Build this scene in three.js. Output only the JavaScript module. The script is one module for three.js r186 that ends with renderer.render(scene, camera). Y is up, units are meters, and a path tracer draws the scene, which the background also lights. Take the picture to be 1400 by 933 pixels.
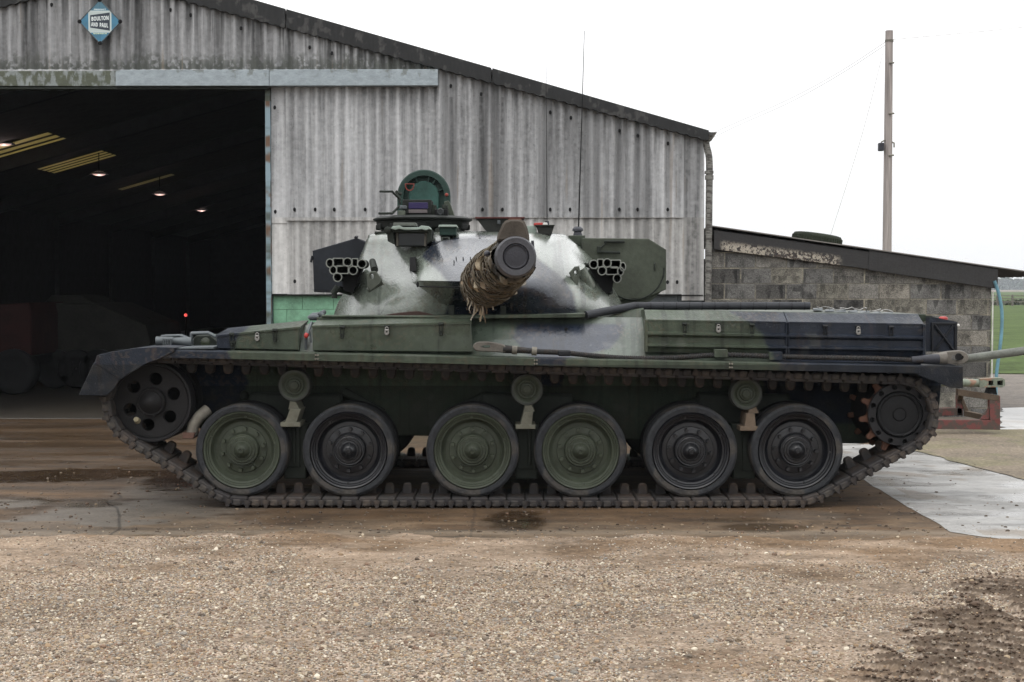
import * as THREE from 'three';
import { mergeGeometries, mergeVertices, toCreasedNormals } from 'three/addons/utils/BufferGeometryUtils.js';
import { ConvexGeometry } from 'three/addons/geometries/ConvexGeometry.js';

// ------------------------------------------------------------------ camera, sky, sun, exposure
const FOCAL = 2000, EYE = 1.87, HORIZON = 394, PITCH = Math.atan((466.5 - HORIZON) / FOCAL);
const scene = new THREE.Scene();
const camera = new THREE.PerspectiveCamera(2 * Math.atan(466.5 / FOCAL) * 180 / Math.PI, 1024 / 682, 0.1, 3000);
camera.position.set(0, EYE, 0);
camera.rotation.set(-PITCH, 0, 0);
const renderer = new THREE.WebGLRenderer({ antialias: true });
renderer.setSize(1024, 682);
renderer.toneMapping = THREE.LinearToneMapping;
renderer.toneMappingExposure = 1.0;
renderer.shadowMap.enabled = true;
{ // even overcast sky: about three times as bright overhead as at the horizon
  const w = 64, h = 64, a = new Float32Array(w * h * 4);
  for (let y = 0; y < h; y++) {
    const el = ((y + 0.5) / h - 0.5) * Math.PI, s = Math.max(0, Math.sin(el));
    const L = 0.95 + 2.0 * s;
    for (let x = 0; x < w; x++) { const i = (y * w + x) * 4; a[i] = L * 0.995; a[i + 1] = L; a[i + 2] = L * 1.01; a[i + 3] = 1; }
  }
  const t = new THREE.DataTexture(a, w, h, THREE.RGBAFormat, THREE.FloatType);
  t.mapping = THREE.EquirectangularReflectionMapping; t.magFilter = THREE.LinearFilter; t.needsUpdate = true;
  scene.background = t; scene.environment = t;
}
const sun = new THREE.DirectionalLight(0xfffaf2, 0.55);
sun.position.set(-8, 30, 6); sun.target.position.set(0, 0, -14);
sun.castShadow = true; sun.shadow.radius = 40; sun.shadow.mapSize.set(2048, 2048);
Object.assign(sun.shadow.camera, { left: -20, right: 20, top: 20, bottom: -20, near: 1, far: 90 });
scene.add(sun, sun.target);
scene.fog = new THREE.FogExp2(0xe6edf2, 0.00025);

// ------------------------------------------------------------------ helpers
const V = (x, y, z) => new THREE.Vector3(x, y, z);
const clamp = (x, a = 0, b = 1) => Math.min(b, Math.max(a, x));
const lerp = (a, b, t) => a + (b - a) * t;
const sst = (a, b, x) => { const t = clamp((x - a) / (b - a)); return t * t * (3 - 2 * t); };
function rng(s) { return () => { s = (s + 0x6d2b79f5) | 0; let t = Math.imul(s ^ (s >>> 15), 1 | s); t = (t + Math.imul(t ^ (t >>> 7), 61 | t)) ^ t; return ((t ^ (t >>> 14)) >>> 0) / 4294967296; }; }
const HT = new Float32Array(65536); { const r = rng(77); for (let i = 0; i < 65536; i++) HT[i] = r(); }
const hsh = (x, y, s) => HT[(Math.imul(x, 374761) ^ Math.imul(y, 668265) ^ Math.imul(s + 11, 974633)) & 65535];
function vn(x, y, s = 0, p = 0) { // value noise, period p lattice cells when p > 0
  let x0 = Math.floor(x), y0 = Math.floor(y); let fx = x - x0, fy = y - y0;
  fx = fx * fx * (3 - 2 * fx); fy = fy * fy * (3 - 2 * fy);
  let x1 = x0 + 1, y1 = y0 + 1;
  if (p) { x0 = ((x0 % p) + p) % p; x1 = ((x1 % p) + p) % p; y0 = ((y0 % p) + p) % p; y1 = ((y1 % p) + p) % p; }
  const a = hsh(x0, y0, s), b = hsh(x1, y0, s), c = hsh(x0, y1, s), d = hsh(x1, y1, s);
  return a + (b - a) * fx + (c - a) * fy + (a - b - c + d) * fx * fy;
}
function fbm(x, y, o = 4, s = 0, p = 0) { let v = 0, a = 0.5, n = 0; for (let i = 0; i < o; i++) { v += a * vn(x, y, s + i * 7, p); n += a; a *= 0.5; x *= 2; y *= 2; p *= 2; } return v / n; }
const D2 = Math.cos(PITCH), S2 = Math.sin(PITCH);
// photograph pixel (1400 x 933) at a given distance along -z  ->  world point
function P(u, v, d) { const a = (u - 700) / FOCAL, b = -(v - 466.5) / FOCAL, t = d / (D2 + b * S2); return V(a * t, EYE + (b * D2 - S2) * t, -d); }
function G(u, v) { const b = -(v - 466.5) / FOCAL, t = EYE / (S2 - b * D2); return V((u - 700) / FOCAL * t, 0, -(D2 + b * S2) * t); }
const SR = new Uint8Array(4097); for (let i = 0; i <= 4096; i++) { const c = i / 4096; SR[i] = Math.round(255 * (c <= 0.0031308 ? 12.92 * c : 1.055 * Math.pow(c, 1 / 2.4) - 0.055)); }
function tex(w, h, fn, srgb, rx = 1, ry = 1) { // fn(i, j, out) in linear values; row 0 is v = 0
  const a = new Uint8Array(w * h * 4), o = [0, 0, 0];
  for (let j = 0, k = 0; j < h; j++) for (let i = 0; i < w; i++, k += 4) {
    fn(i, j, o);
    for (let c = 0; c < 3; c++) { const q = clamp(o[c]); a[k + c] = srgb ? SR[(q * 4096) | 0] : (q * 255) | 0; }
    a[k + 3] = 255;
  }
  const t = new THREE.DataTexture(a, w, h, THREE.RGBAFormat);
  t.magFilter = THREE.LinearFilter; t.minFilter = THREE.LinearFilter; t.wrapS = t.wrapT = THREE.RepeatWrapping;
  if (srgb) t.colorSpace = THREE.SRGBColorSpace;
  t.repeat.set(rx, ry); t.needsUpdate = true; return t;
}
const rgb = (r, g, b) => new THREE.Color().setRGB(r, g, b);
const used = new Map();
function numbered(n) { const k = used.get(n) || 0; used.set(n, k + 1); return k ? n + '_' + String(k).padStart(3, '0') : n; }
function tag(o, label, category, group, kind) { if (label) o.userData.label = label; if (category) o.userData.category = category; if (group) o.userData.group = group; if (kind) o.userData.kind = kind; return o; }
function base(name, pos, label, category, group) { const o = new THREE.Group(); o.name = numbered(name); o.position.copy(pos); scene.add(o); return tag(o, label, category, group); }
function mesh(name, geo, mat, parent) { const m = new THREE.Mesh(geo, mat); m.name = parent === scene ? numbered(name) : name; m.castShadow = m.receiveShadow = true; parent.add(m); return m; }
function clean(g) { g = g.index ? g.toNonIndexed() : g; for (const k of Object.keys(g.attributes)) if (!['position', 'normal', 'uv', 'color'].includes(k)) g.deleteAttribute(k); g.morphAttributes = {}; return g; }
function boxUV(g, s = 1) { // uv in metres on the plane that each face looks along
  g = clean(g); const p = g.attributes.position, uv = new Float32Array(p.count * 2), a = V(0, 0, 0), b = V(0, 0, 0), c = V(0, 0, 0);
  for (let i = 0; i < p.count; i += 3) {
    a.fromBufferAttribute(p, i); b.fromBufferAttribute(p, i + 1); c.fromBufferAttribute(p, i + 2);
    const n = b.clone().sub(a).cross(c.clone().sub(a)), x = Math.abs(n.x), y = Math.abs(n.y), z = Math.abs(n.z);
    [a, b, c].forEach((q, k) => { const [u, v] = z >= x && z >= y ? [q.x, q.y] : y >= x ? [q.x, q.z] : [q.z, q.y]; uv[(i + k) * 2] = u * s; uv[(i + k) * 2 + 1] = v * s; });
  }
  g.setAttribute('uv', new THREE.BufferAttribute(uv, 2)); return g;
}
function merge(list, s = 1) { const l = list.map((g) => { g = clean(g); if (!g.attributes.normal) g.computeVertexNormals(); if (!g.attributes.uv) g.setAttribute('uv', new THREE.BufferAttribute(new Float32Array(g.attributes.position.count * 2), 2)); g.deleteAttribute('color'); return g; }); return boxUV(mergeGeometries(l), s); }
function hull(pts) { return new ConvexGeometry(pts); }
function chull(pts, b = 0.006) { const c = V(0, 0, 0); pts.forEach((p) => c.addScaledVector(p, 1 / pts.length)); const o = []; for (const p of pts) { const s = [Math.sign(c.x - p.x) * b, Math.sign(c.y - p.y) * b, Math.sign(c.z - p.z) * b]; o.push(V(p.x, p.y + s[1], p.z + s[2]), V(p.x + s[0], p.y, p.z + s[2]), V(p.x + s[0], p.y + s[1], p.z)); } return new ConvexGeometry(o); }
function box(x0, x1, y0, y1, z0, z1, b = 0.004) { const o = []; for (const x of [x0, x1]) for (const y of [y0, y1]) for (const z of [z0, z1]) o.push(V(x, y, z)); return b ? chull(o, b) : hull(o); }
function shapeOf(pts) { const s = new THREE.Shape(); pts.forEach((p, i) => (i ? s.lineTo(p.x, p.y) : s.moveTo(p.x, p.y))); return s; }
function extr(shape, z0, z1, b = 0.004, cs = 12) { const g = new THREE.ExtrudeGeometry(shape, { depth: Math.max(1e-4, z1 - z0 - 2 * b), bevelEnabled: b > 0, bevelSize: b, bevelThickness: b, bevelOffset: -b, bevelSegments: 1, curveSegments: cs }); g.translate(0, 0, z0 + b); return g; }
function poly(px, d0, d1, b = 0.004, org = V(0, 0, 0)) { const pts = px.map(([u, v]) => P(u, v, d0).sub(org)); return extr(shapeOf(pts), -d1 - org.z, -d0 - org.z, b); }
function lathe(prof, seg = 40) { const g = new THREE.LatheGeometry(prof.map(([r, z]) => new THREE.Vector2(r, z)), seg); g.rotateX(Math.PI / 2); return g; } // profile (radius, z toward the viewer)
function crease(g, a = 0.6) { return toCreasedNormals(g.index ? g.toNonIndexed() : g, a); }
function tube(pts, r, seg = 0, rs = 8, closed = false) { return new THREE.TubeGeometry(new THREE.CatmullRomCurve3(pts, closed, 'centripetal'), seg || pts.length * 6, r, rs, closed); }
function rod(a, b, r0, r1 = r0, n = 10) { const d = b.clone().sub(a), g = new THREE.CylinderGeometry(r1, r0, d.length(), n); g.translate(0, d.length() / 2, 0); g.applyQuaternion(new THREE.Quaternion().setFromUnitVectors(V(0, 1, 0), d.normalize())); g.translate(a.x, a.y, a.z); return g; }
function bentRod(pts, r) { const l = []; for (let i = 0; i + 1 < pts.length; i++) { l.push(rod(pts[i], pts[i + 1], r)); if (i) { const s = new THREE.SphereGeometry(r, 8, 6); s.translate(pts[i].x, pts[i].y, pts[i].z); l.push(s); } } return l; }
function inside(px, u, v) { let c = false; for (let i = 0, j = px.length - 1; i < px.length; j = i++) { const [a, b] = px[i], [e, f] = px[j]; if (b > v !== f > v && u < ((e - a) * (v - b)) / (f - b) + a) c = !c; } return c; }
function polyDist(px, u, v) { let m = 1e9; for (let i = 0, j = px.length - 1; i < px.length; j = i++) { const [a, b] = px[i], [e, f] = px[j], l2 = (e - a) ** 2 + (f - b) ** 2, t = clamp(((u - a) * (e - a) + (v - b) * (f - b)) / l2); m = Math.min(m, Math.hypot(u - a - t * (e - a), v - b - t * (f - b))); } return inside(px, u, v) ? m : -m; } // > 0 inside

// ------------------------------------------------------------------ shared materials
const NT = 512;
const tileFine = (fn, srgb) => tex(NT, NT, (i, j, o) => fn(i / NT, j / NT, o), srgb);
const grimeTex = tileFine((u, v, o) => { // worn paint or metal: mottled, with flecks
  const a = fbm(u * 6, v * 6, 5, 1, 6), b = fbm(u * 40, v * 40, 3, 2, 40), f = vn(u * 150, v * 150, 3, 150);
  const k = 0.5 + 0.6 * a + 0.32 * (b - 0.5) + (f > 0.93 ? 0.14 : 0) - (f < 0.05 ? 0.16 : 0); o[0] = k * 0.98 + 0.02; o[1] = k * 0.98; o[2] = k * 0.95;
}, true);
const roughTex = tileFine((u, v, o) => { const a = fbm(u * 5, v * 5, 5, 11, 5), b = fbm(u * 50, v * 50, 2, 12, 50); o[0] = o[1] = o[2] = clamp(0.62 + 0.5 * (a - 0.5) + 0.25 * (b - 0.5)); });
const bumpTex = tileFine((u, v, o) => { o[0] = o[1] = o[2] = 0.5 * fbm(u * 8, v * 8, 5, 21, 8) + 0.5 * vn(u * 90, v * 90, 22, 90); });
const castTex = tileFine((u, v, o) => { o[0] = o[1] = o[2] = 0.65 * fbm(u * 10, v * 10, 4, 23, 10) + 0.35 * fbm(u * 46, v * 46, 3, 24, 46); });
const rustTex = tileFine((u, v, o) => {
  const a = fbm(u * 7, v * 7, 5, 31, 7), b = fbm(u * 30, v * 30, 3, 33, 30), m = sst(0.42, 0.62, a), e = sst(0.55, 0.75, b);
  const g = [0.032, 0.029, 0.027], r = [0.05, 0.033, 0.024], d = [0.08, 0.066, 0.052];
  for (let c = 0; c < 3; c++) o[c] = lerp(lerp(g[c], r[c], m), d[c], e * 0.55);
}, true);
const mat = (c, roughness, extra = {}) => new THREE.MeshPhysicalMaterial({ specularIntensity: roughness < 0.5 ? 1 : 0.45, color: rgb(...c), roughness, map: grimeTex, bumpMap: bumpTex, bumpScale: 0.0015, ...extra });
const GREEN = [0.048, 0.06, 0.045], BLACK = [0.0155, 0.0175, 0.023];
const M = {
  green: mat([0.05, 0.062, 0.046], 0.85, { roughnessMap: roughTex }),
  darkGreen: mat([0.022, 0.027, 0.0225], 0.8),
  hatchGreen: mat([0.013, 0.036, 0.029], 0.55), hatchPad: mat([0.03, 0.078, 0.068], 0.75),
  black: mat([0.011, 0.0125, 0.016], 0.8, { roughnessMap: roughTex }),
  blackMatt: mat([0.006, 0.0062, 0.007], 0.8),
  rubber: mat([0.014, 0.0145, 0.016], 0.75),
  track: new THREE.MeshStandardMaterial({ map: rustTex, roughness: 0.8, metalness: 0.25, bumpMap: castTex, bumpScale: 0.004 }),
  rustOrange: mat([0.10, 0.05, 0.034], 0.8),
  steel: mat([0.36, 0.36, 0.35], 0.42, { metalness: 0.8 }),
  zinc: mat([0.10, 0.115, 0.125], 0.5, { metalness: 0.35 }),
  alloyRim: mat([0.20, 0.215, 0.20], 0.6),
  greyMetal: mat([0.20, 0.19, 0.165], 0.65, { metalness: 0.1 }),
  rope: new THREE.MeshStandardMaterial({ map: rustTex, color: rgb(0.55, 0.6, 0.65), roughness: 0.7, metalness: 0.3, bumpMap: castTex, bumpScale: 0.004 }),
  glass: new THREE.MeshPhysicalMaterial({ color: rgb(0.012, 0.015, 0.016), roughness: 0.12, specularIntensity: 0.7 }),
  purpleGlass: new THREE.MeshPhysicalMaterial({ color: rgb(0.02, 0.014, 0.06), roughness: 0.3, specularIntensity: 0.5 }),
  red: mat([0.4, 0.03, 0.025], 0.45), redDull: mat([0.16, 0.035, 0.03], 0.65),
  canvas: mat([0.10, 0.085, 0.06], 0.95), paleTop: mat([0.27, 0.33, 0.30], 0.6),
  plastic: mat([0.042, 0.044, 0.055], 0.5),
  white: mat([0.7, 0.7, 0.68], 0.6),
};

// ================================================================== GROUND
const dirtTile = tileFine((u, v, o) => { const a = fbm(u * 8, v * 8, 5, 41, 8), b = vn(u * 120, v * 120, 42, 120); const k = 0.75 + 0.4 * (a - 0.5) + 0.3 * (b - 0.5); o[0] = 0.15 * k; o[1] = 0.115 * k; o[2] = 0.08 * k; }, true);
const gravelBump = tileFine((u, v, o) => { const a = fbm(u * 64, v * 64, 3, 43, 64), b = fbm(u * 12, v * 12, 3, 44, 12); o[0] = o[1] = o[2] = 0.7 * a + 0.3 * b; });
function sheetXZ(x0, x1, z0, z1, y, nx = 1, nz = 1, h) { // z0 is the nearer edge; uv 0..1, v = 0 at z0
  const g = new THREE.PlaneGeometry(1, 1, nx, nz), p = g.attributes.position;
  for (let i = 0; i < p.count; i++) { const x = lerp(x0, x1, p.getX(i) + 0.5), z = lerp(z0, z1, p.getY(i) + 0.5); p.setXYZ(i, x, y + (h ? h(x, z) : 0), z); }
  g.computeVertexNormals(); return g;
}
{ // the land, out to the horizon
  const t = dirtTile.clone(); t.repeat.set(900, 900); t.needsUpdate = true;
  const m = new THREE.MeshStandardMaterial({ map: t, roughness: 0.95 });
  tag(mesh('ground', sheetXZ(-1400, 1400, 1200, -1600, -0.07), m, scene), 'bare brown earth reaching out beyond the farm yard', null, null, 'structure');
}
// track print pressed into the gravel at the lower right
const TP0 = G(1262, 960), TP1 = G(1420, 790), TPd = TP1.clone().sub(TP0).normalize(), TPn = V(-TPd.z, 0, TPd.x);
function trackPrint(x, z) { // [strength, ridge phase]
  const dx = x - TP0.x, dz = z - TP0.z, s = dx * TPd.x + dz * TPd.z, t = dx * TPn.x + dz * TPn.z + 0.12 * (vn(s * 2.4, 3, 50) - 0.5);
  const w = (1 - sst(0.15, 0.6, Math.abs(t - 0.05) + 0.25 * (vn(x * 9, z * 9, 49) - 0.5))) * sst(-1.2, -0.6, s) * (1 - sst(2.4, 3.6, s));
  return [w * sst(0.3, 0.62, vn(x * 6 + 40, z * 3, 51) + 0.22), s / 0.152 + t * 0.3 + 0.22 * vn(x * 4, z * 4, 52)];
}
function gravelH(x, z) {
  const [w, ph] = trackPrint(x, z), edge = sst(-10.85, -11.25, z + 0.75 * (fbm(x * 0.9, z * 0.9, 3, 58) - 0.5) + 0.35 * (fbm(x * 4, z * 4, 3, 59) - 0.5));
  const ridge = Math.pow(0.5 + 0.5 * Math.sin(ph * Math.PI * 2), 1.5);
  return 0.028 * (fbm(x * 1.3, z * 1.3, 3, 53) - 0.5) * (1 - edge) + 0.012 * (fbm(x * 9, z * 9, 3, 54) - 0.5) + w * (ridge * 0.06 - 0.016 + 0.015 * (vn(x * 30, z * 30, 55) - 0.5)) + 0.012 - edge * 0.036;
}
const gravelDense = (x, z) => { const n = fbm(x * 0.9 + 3, z * 0.9, 3, 56) * 0.6 + fbm(x * 3, z * 3, 3, 57) * 0.4; return clamp(sst(-10.9, -8.6, z) * 1.05 + (n - 0.5) * 2.4 + 1.1 * (fbm(x * 2.6 + 9, z * 5.5, 4, 66) - 0.5) + (x < -1.5 ? 0.25 : 0) - (x > 1.2 && z < -9 ? 0.25 : 0)); };
const GX0 = -4.8, GX1 = 4.8, GZ0 = -4.4, GZ1 = -11.7;
{
  const w = 2048, h = 1450;
  const t = tex(w, h, (i, j, o) => {
    const x = lerp(GX0, GX1, i / w), z = lerp(GZ0, GZ1, j / h), D = gravelDense(x, z), [tw, ph] = trackPrint(x, z);
    const a = fbm(x * 1.7, z * 1.7, 4, 60), b = fbm(x * 30, z * 30, 3, 61), c = vn(x * 105, z * 105, 62), e = vn(x * 60 + 9, z * 60, 63), hue = vn(x * 80, z * 80, 64);
    const cl = fbm(x * 2.6 + 9, z * 5.5, 4, 66); let k = 0.86 + 0.5 * (a - 0.5) + 0.6 * (b - 0.5) + 0.75 * (cl - 0.5);
    const peb = sst(0.5, 0.8, c) * (0.35 + 0.65 * D), dk = sst(0.68, 0.9, e) * (0.3 + 0.7 * D);
    k *= 1 + 0.75 * peb - 0.5 * dk;
    const br = sst(0.5, 0.68, fbm(x * 1.1 + 31, z * 1.8, 4, 65)) * (1 - 0.55 * D); let r = lerp(0.232, 0.155, br) * k, g = lerp(0.172, 0.103, br) * k, bl = lerp(0.122, 0.063, br) * k;
    const gr = 0.2 * D + 0.5 * peb * hue; const L = (r + g + bl) / 3; r = lerp(r, L * 1.07, gr); g = lerp(g, L, gr); bl = lerp(bl, L * 0.92, gr);
    const mud = clamp(tw * 1.5) * (0.06 + 0.94 * sst(0.56, 0.78, 0.5 + 0.5 * Math.sin(ph * Math.PI * 2) + 0.8 * (b - 0.5)));
    const mk = 0.75 + 0.5 * b; r = lerp(r, 0.056 * mk, mud * 0.85); g = lerp(g, 0.04 * mk, mud * 0.85); bl = lerp(bl, 0.028 * mk, mud * 0.85);
    o[0] = r; o[1] = g; o[2] = bl;
  }, true);
  const bt = gravelBump.clone(); bt.repeat.set((GX1 - GX0) / 1.1, (GZ0 - GZ1) / 1.1); bt.needsUpdate = true;
  const m = new THREE.MeshPhysicalMaterial({ map: t, roughness: 0.95, specularIntensity: 0.25, bumpMap: bt, bumpScale: 0.012 });
  tag(mesh('gravel_yard', sheetXZ(GX0, GX1, GZ0, GZ1, 0, 400, 290, gravelH), m, scene), 'sandy gravel surface of the yard in front of the tank', null, null, 'structure');
}
// concrete apron: muddy, patchy, partly wet
const AX0 = -11, AX1 = 11, AZ0 = -10.6, AZ1 = -21.0;
const SLAB = [[1172, 652], [1236, 690], [1300, 728], [1345, 735], [1400, 741], [1560, 762], [1560, 690], [1400, 655], [1250, 612], [1120, 604], [1090, 620]].map(([u, v]) => { const g = G(u, v); return [g.x, g.z]; });
const STRIP = [[1110, 592], [1230, 612], [1400, 657], [1560, 700], [1560, 588], [1285, 588], [1110, 588]].map(([u, v]) => { const g = G(u, v); return [g.x, g.z]; });
const wetBlobs = [[60, 652, 150, 12, 1], [250, 656, 70, 16, 1], [60, 608, 150, 5, 0.8], [110, 600, 190, 4, 0.7], [40, 632, 120, 3.5, 0.7], [110, 690, 60, 5, 0.5], [705, 713, 42, 13, 0.95], [1040, 722, 60, 7, 0.8], [1000, 712, 70, 4, 0.6], [340, 668, 70, 8, 0.9], [430, 712, 90, 10, 0.35], [540, 706, 70, 7, 0.35], [210, 625, 60, 6, 0.7], [560, 603, 60, 9, 0.3]]
  .map(([u, v, ru, rv, k]) => { const c = G(u, v), a = G(u, v - rv), b = G(u, v + rv); return [c.x, (a.z + b.z) / 2, ru * -c.z / FOCAL, Math.abs(a.z - b.z) / 2, k]; });
const greyBlobs = [[170, 712, 170, 28, 1], [60, 727, 120, 10, 0.9], [240, 672, 90, 14, 0.7], [15, 690, 50, 7, 0.9], [1130, 742, 130, 16, 0.45], [1330, 745, 120, 12, 0.5], [1100, 706, 60, 8, 0.4], [600, 736, 300, 4, 0.6], [300, 735, 200, 4, 0.5], [1000, 740, 300, 3, 0.5]]
  .map(([u, v, ru, rv, k]) => { const c = G(u, v), a = G(u, v - rv), b = G(u, v + rv); return [c.x, (a.z + b.z) / 2, ru * -c.z / FOCAL, Math.abs(a.z - b.z) / 2, k]; });
const blob = (L, x, z, n) => { let m = 0; for (const [cx, cz, rx, rz, k] of L) { const q = 1.25 - Math.hypot((x - cx) / rx, (z - cz) / rz) + n; if (q > 0) m = Math.max(m, k * sst(0, 0.55, q)); } return m; };
function apronAt(x, z) {
  const n1 = fbm(x * 1.1, z * 2.2, 4, 70), n2 = fbm(x * 5, z * 9, 4, 71), n = (n1 - 0.5) * 0.9 + (n2 - 0.5) * 0.6;
  let wet = blob(wetBlobs, x, z, n); const grey = blob(greyBlobs, x, z, n);
  wet = Math.max(wet, sst(0.6, 0.78, fbm(x * 0.5 + 7, z * 1.6, 4, 72) + 0.25 * (n2 - 0.5)) * 0.7 * (x < -1.5 || z < -13 ? 1 : 0.4));
  wet = Math.max(wet, clamp(sst(-1.6, -3.4, x + 0.8 * (n1 - 0.5)) * sst(-13.0, -14.6, z + 1.5 * (n1 - 0.5)) * (0.42 + 1.1 * (n1 - 0.42) + 0.5 * (n2 - 0.5))));
  return [wet, grey, n1, n2];
}
{
  const w = 2048, h = 1000, info = new Float32Array(w * h * 2);
  const col = tex(w, h, (i, j, o) => {
    const x = lerp(AX0, AX1, i / w), z = lerp(AZ0, AZ1, j / h), [wet, grey, n1, n2] = apronAt(x, z);
    const f = vn(x * 70, z * 70, 73), f2 = vn(x * 28, z * 45, 74), band = fbm(x * 0.35 + 2, z * 5.5, 4, 75);
    let k = 0.82 + 0.7 * (n1 - 0.5) + 0.9 * (n2 - 0.5) + 0.9 * (band - 0.5) + 0.35 * (f - 0.5) + (f2 > 0.9 ? 0.35 : f2 < 0.07 ? -0.25 : 0);
    let r = 0.078 * k, g = 0.046 * k, b = 0.023 * k;
    const gk = 0.85 + 0.5 * (n2 - 0.5) + 0.25 * (f - 0.5);
    r = lerp(r, 0.118 * gk, grey * 0.9); g = lerp(g, 0.103 * gk, grey * 0.9); b = lerp(b, 0.088 * gk, grey * 0.9);
    const sand = sst(0.48, 0.62, fbm(x * 1.6, z * 3.2, 4, 79) + 0.35 * sst(-12.2, -11.0, z) - 0.12) * sst(-12.4, -11.3, z) * 0.8; r = lerp(r, 0.13 * k, sand); g = lerp(g, 0.088 * k, sand); b = lerp(b, 0.053 * k, sand);
    // pale worn rim of the concrete along its front edge
    const rim = sst(0.16, 0.04, Math.abs(z + 11.12 + 0.06 * (n1 - 0.5))) * 0.5; r = lerp(r, 0.17 * gk, rim); g = lerp(g, 0.138 * gk, rim); b = lerp(b, 0.105 * gk, rim);
    const wk = 1 - 0.62 * wet; r *= wk; g *= wk; b *= wk * 0.97;
    // wandering crack and expansion joint
    const cr = Math.abs(x - (-3.05 + (z + 11) * 0.28 + 0.25 * (vn(z * 3, 1, 76) - 0.5))); if (cr < 0.012 && z > -13.4) { r *= 0.45; g *= 0.45; b *= 0.45; }
    const jo = Math.abs(x + 0.33 - 0.02 * vn(z * 6, 2, 77)); if (jo < 0.012) { r *= 0.7; g *= 0.7; b *= 0.7; }
    o[0] = r; o[1] = g; o[2] = b; info[(j * w + i) * 2] = wet; info[(j * w + i) * 2 + 1] = grey;
  }, true);
  const rou = tex(w / 2, h / 2, (i, j, o) => { const k = (j * 2 * w + i * 2) * 2; o[0] = o[1] = o[2] = clamp(0.86 - 0.62 * info[k] - 0.34 * info[k + 1] + 0.12 * (vn(i * 0.5, j * 0.5, 78) - 0.5), 0.16, 1); });
  const bt = gravelBump.clone(); bt.repeat.set(16, 8); bt.needsUpdate = true;
  const m = new THREE.MeshPhysicalMaterial({ specularIntensity: 0.7, map: col, roughnessMap: rou, roughness: 1, bumpMap: bt, bumpScale: 0.0035 });
  tag(mesh('concrete_apron', sheetXZ(AX0, AX1, AZ0, AZ1, 0), m, scene), 'brown muddy wet concrete under the tank and before the barn', null, null, 'structure');
}
function flatPatch(name, ring, y, material, label, kind = 'structure', texScale = 0.5) {
  const g = new THREE.ShapeGeometry(shapeOf(ring.map(([x, z]) => ({ x, y: -z })))); g.rotateX(-Math.PI / 2); g.translate(0, y, 0);
  const p = g.attributes.position, uv = g.attributes.uv; for (let i = 0; i < p.count; i++) uv.setXY(i, p.getX(i) * texScale, p.getZ(i) * texScale);
  return tag(mesh(name, g, material, scene), label, null, null, kind);
}
function ragged(ring, amp, step, seed) { const o = []; for (let i = 0; i < ring.length; i++) { const [a, b] = ring[i], [c, d] = ring[(i + 1) % ring.length], L = Math.hypot(c - a, d - b), n = Math.max(1, Math.round(L / step)); for (let k = 0; k < n; k++) { const t = k / n, x = lerp(a, c, t), z = lerp(b, d, t); o.push([x + amp * (vn(x * 4, z * 4, seed) - 0.5), z + amp * (vn(x * 4, z * 4, seed + 1) - 0.5)]); } } return o; }
const slabTex = tex(1024, 1024, (i, j, o) => {
  const u = i / 1024, v = j / 1024, a = fbm(u * 5, v * 5, 5, 80, 5), b = fbm(u * 24, v * 60, 3, 81, 0), f = vn(u * 300, v * 300, 82, 300), s = sst(0.56, 0.72, fbm(u * 7, v * 14, 4, 83, 7));
  const mu = sst(0.6, 0.72, fbm(u * 9 + 3, v * 9, 4, 89, 0)) * 0.6, k = (0.9 + 0.6 * (a - 0.5) + 0.3 * (b - 0.5) + 0.3 * (f - 0.5)) * (1 - 0.35 * s); o[0] = lerp(0.275, 0.17, mu) * k; o[1] = lerp(0.268, 0.135, mu) * k; o[2] = lerp(0.255, 0.1, mu) * k;
}, true);
const slabRough = tex(512, 512, (i, j, o) => { const a = fbm(i / 512 * 4, j / 512 * 8, 4, 84, 4); o[0] = o[1] = o[2] = 0.24 + 0.55 * sst(0.4, 0.62, a); });
const slabMat = new THREE.MeshStandardMaterial({ map: slabTex, roughnessMap: slabRough, roughness: 1, bumpMap: bumpTex, bumpScale: 0.003 });
flatPatch('concrete_slab', ragged(SLAB, 0.03, 0.06, 85), 0.004, slabMat, 'pale wet concrete slab behind the rear of the tank', 'structure', 0.28);
const stripTex = tileFine((u, v, o) => { const a = fbm(u * 6, v * 6, 4, 86, 6), b = vn(u * 90, v * 90, 87, 90), c = vn(u * 60, v * 60, 88, 60), m = sst(0.5, 0.7, fbm(u * 4, v * 4, 4, 89, 4)); const k = (0.8 + 0.5 * (a - 0.5) + 0.5 * (b - 0.5)) * (c > 0.85 ? 1.5 : 1); o[0] = lerp(0.17, 0.13, m * 0.5) * k; o[1] = lerp(0.135, 0.122, m * 0.5) * k; o[2] = lerp(0.095, 0.06, m * 0.6) * k; }, true);
flatPatch('gravel_strip', ragged(STRIP, 0.1, 0.12, 90), 0.011, new THREE.MeshStandardMaterial({ map: stripTex, roughness: 0.95, bumpMap: gravelBump, bumpScale: 0.01 }), 'mossy sandy gravel strip between slab and red frame', 'structure', 0.6);
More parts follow.
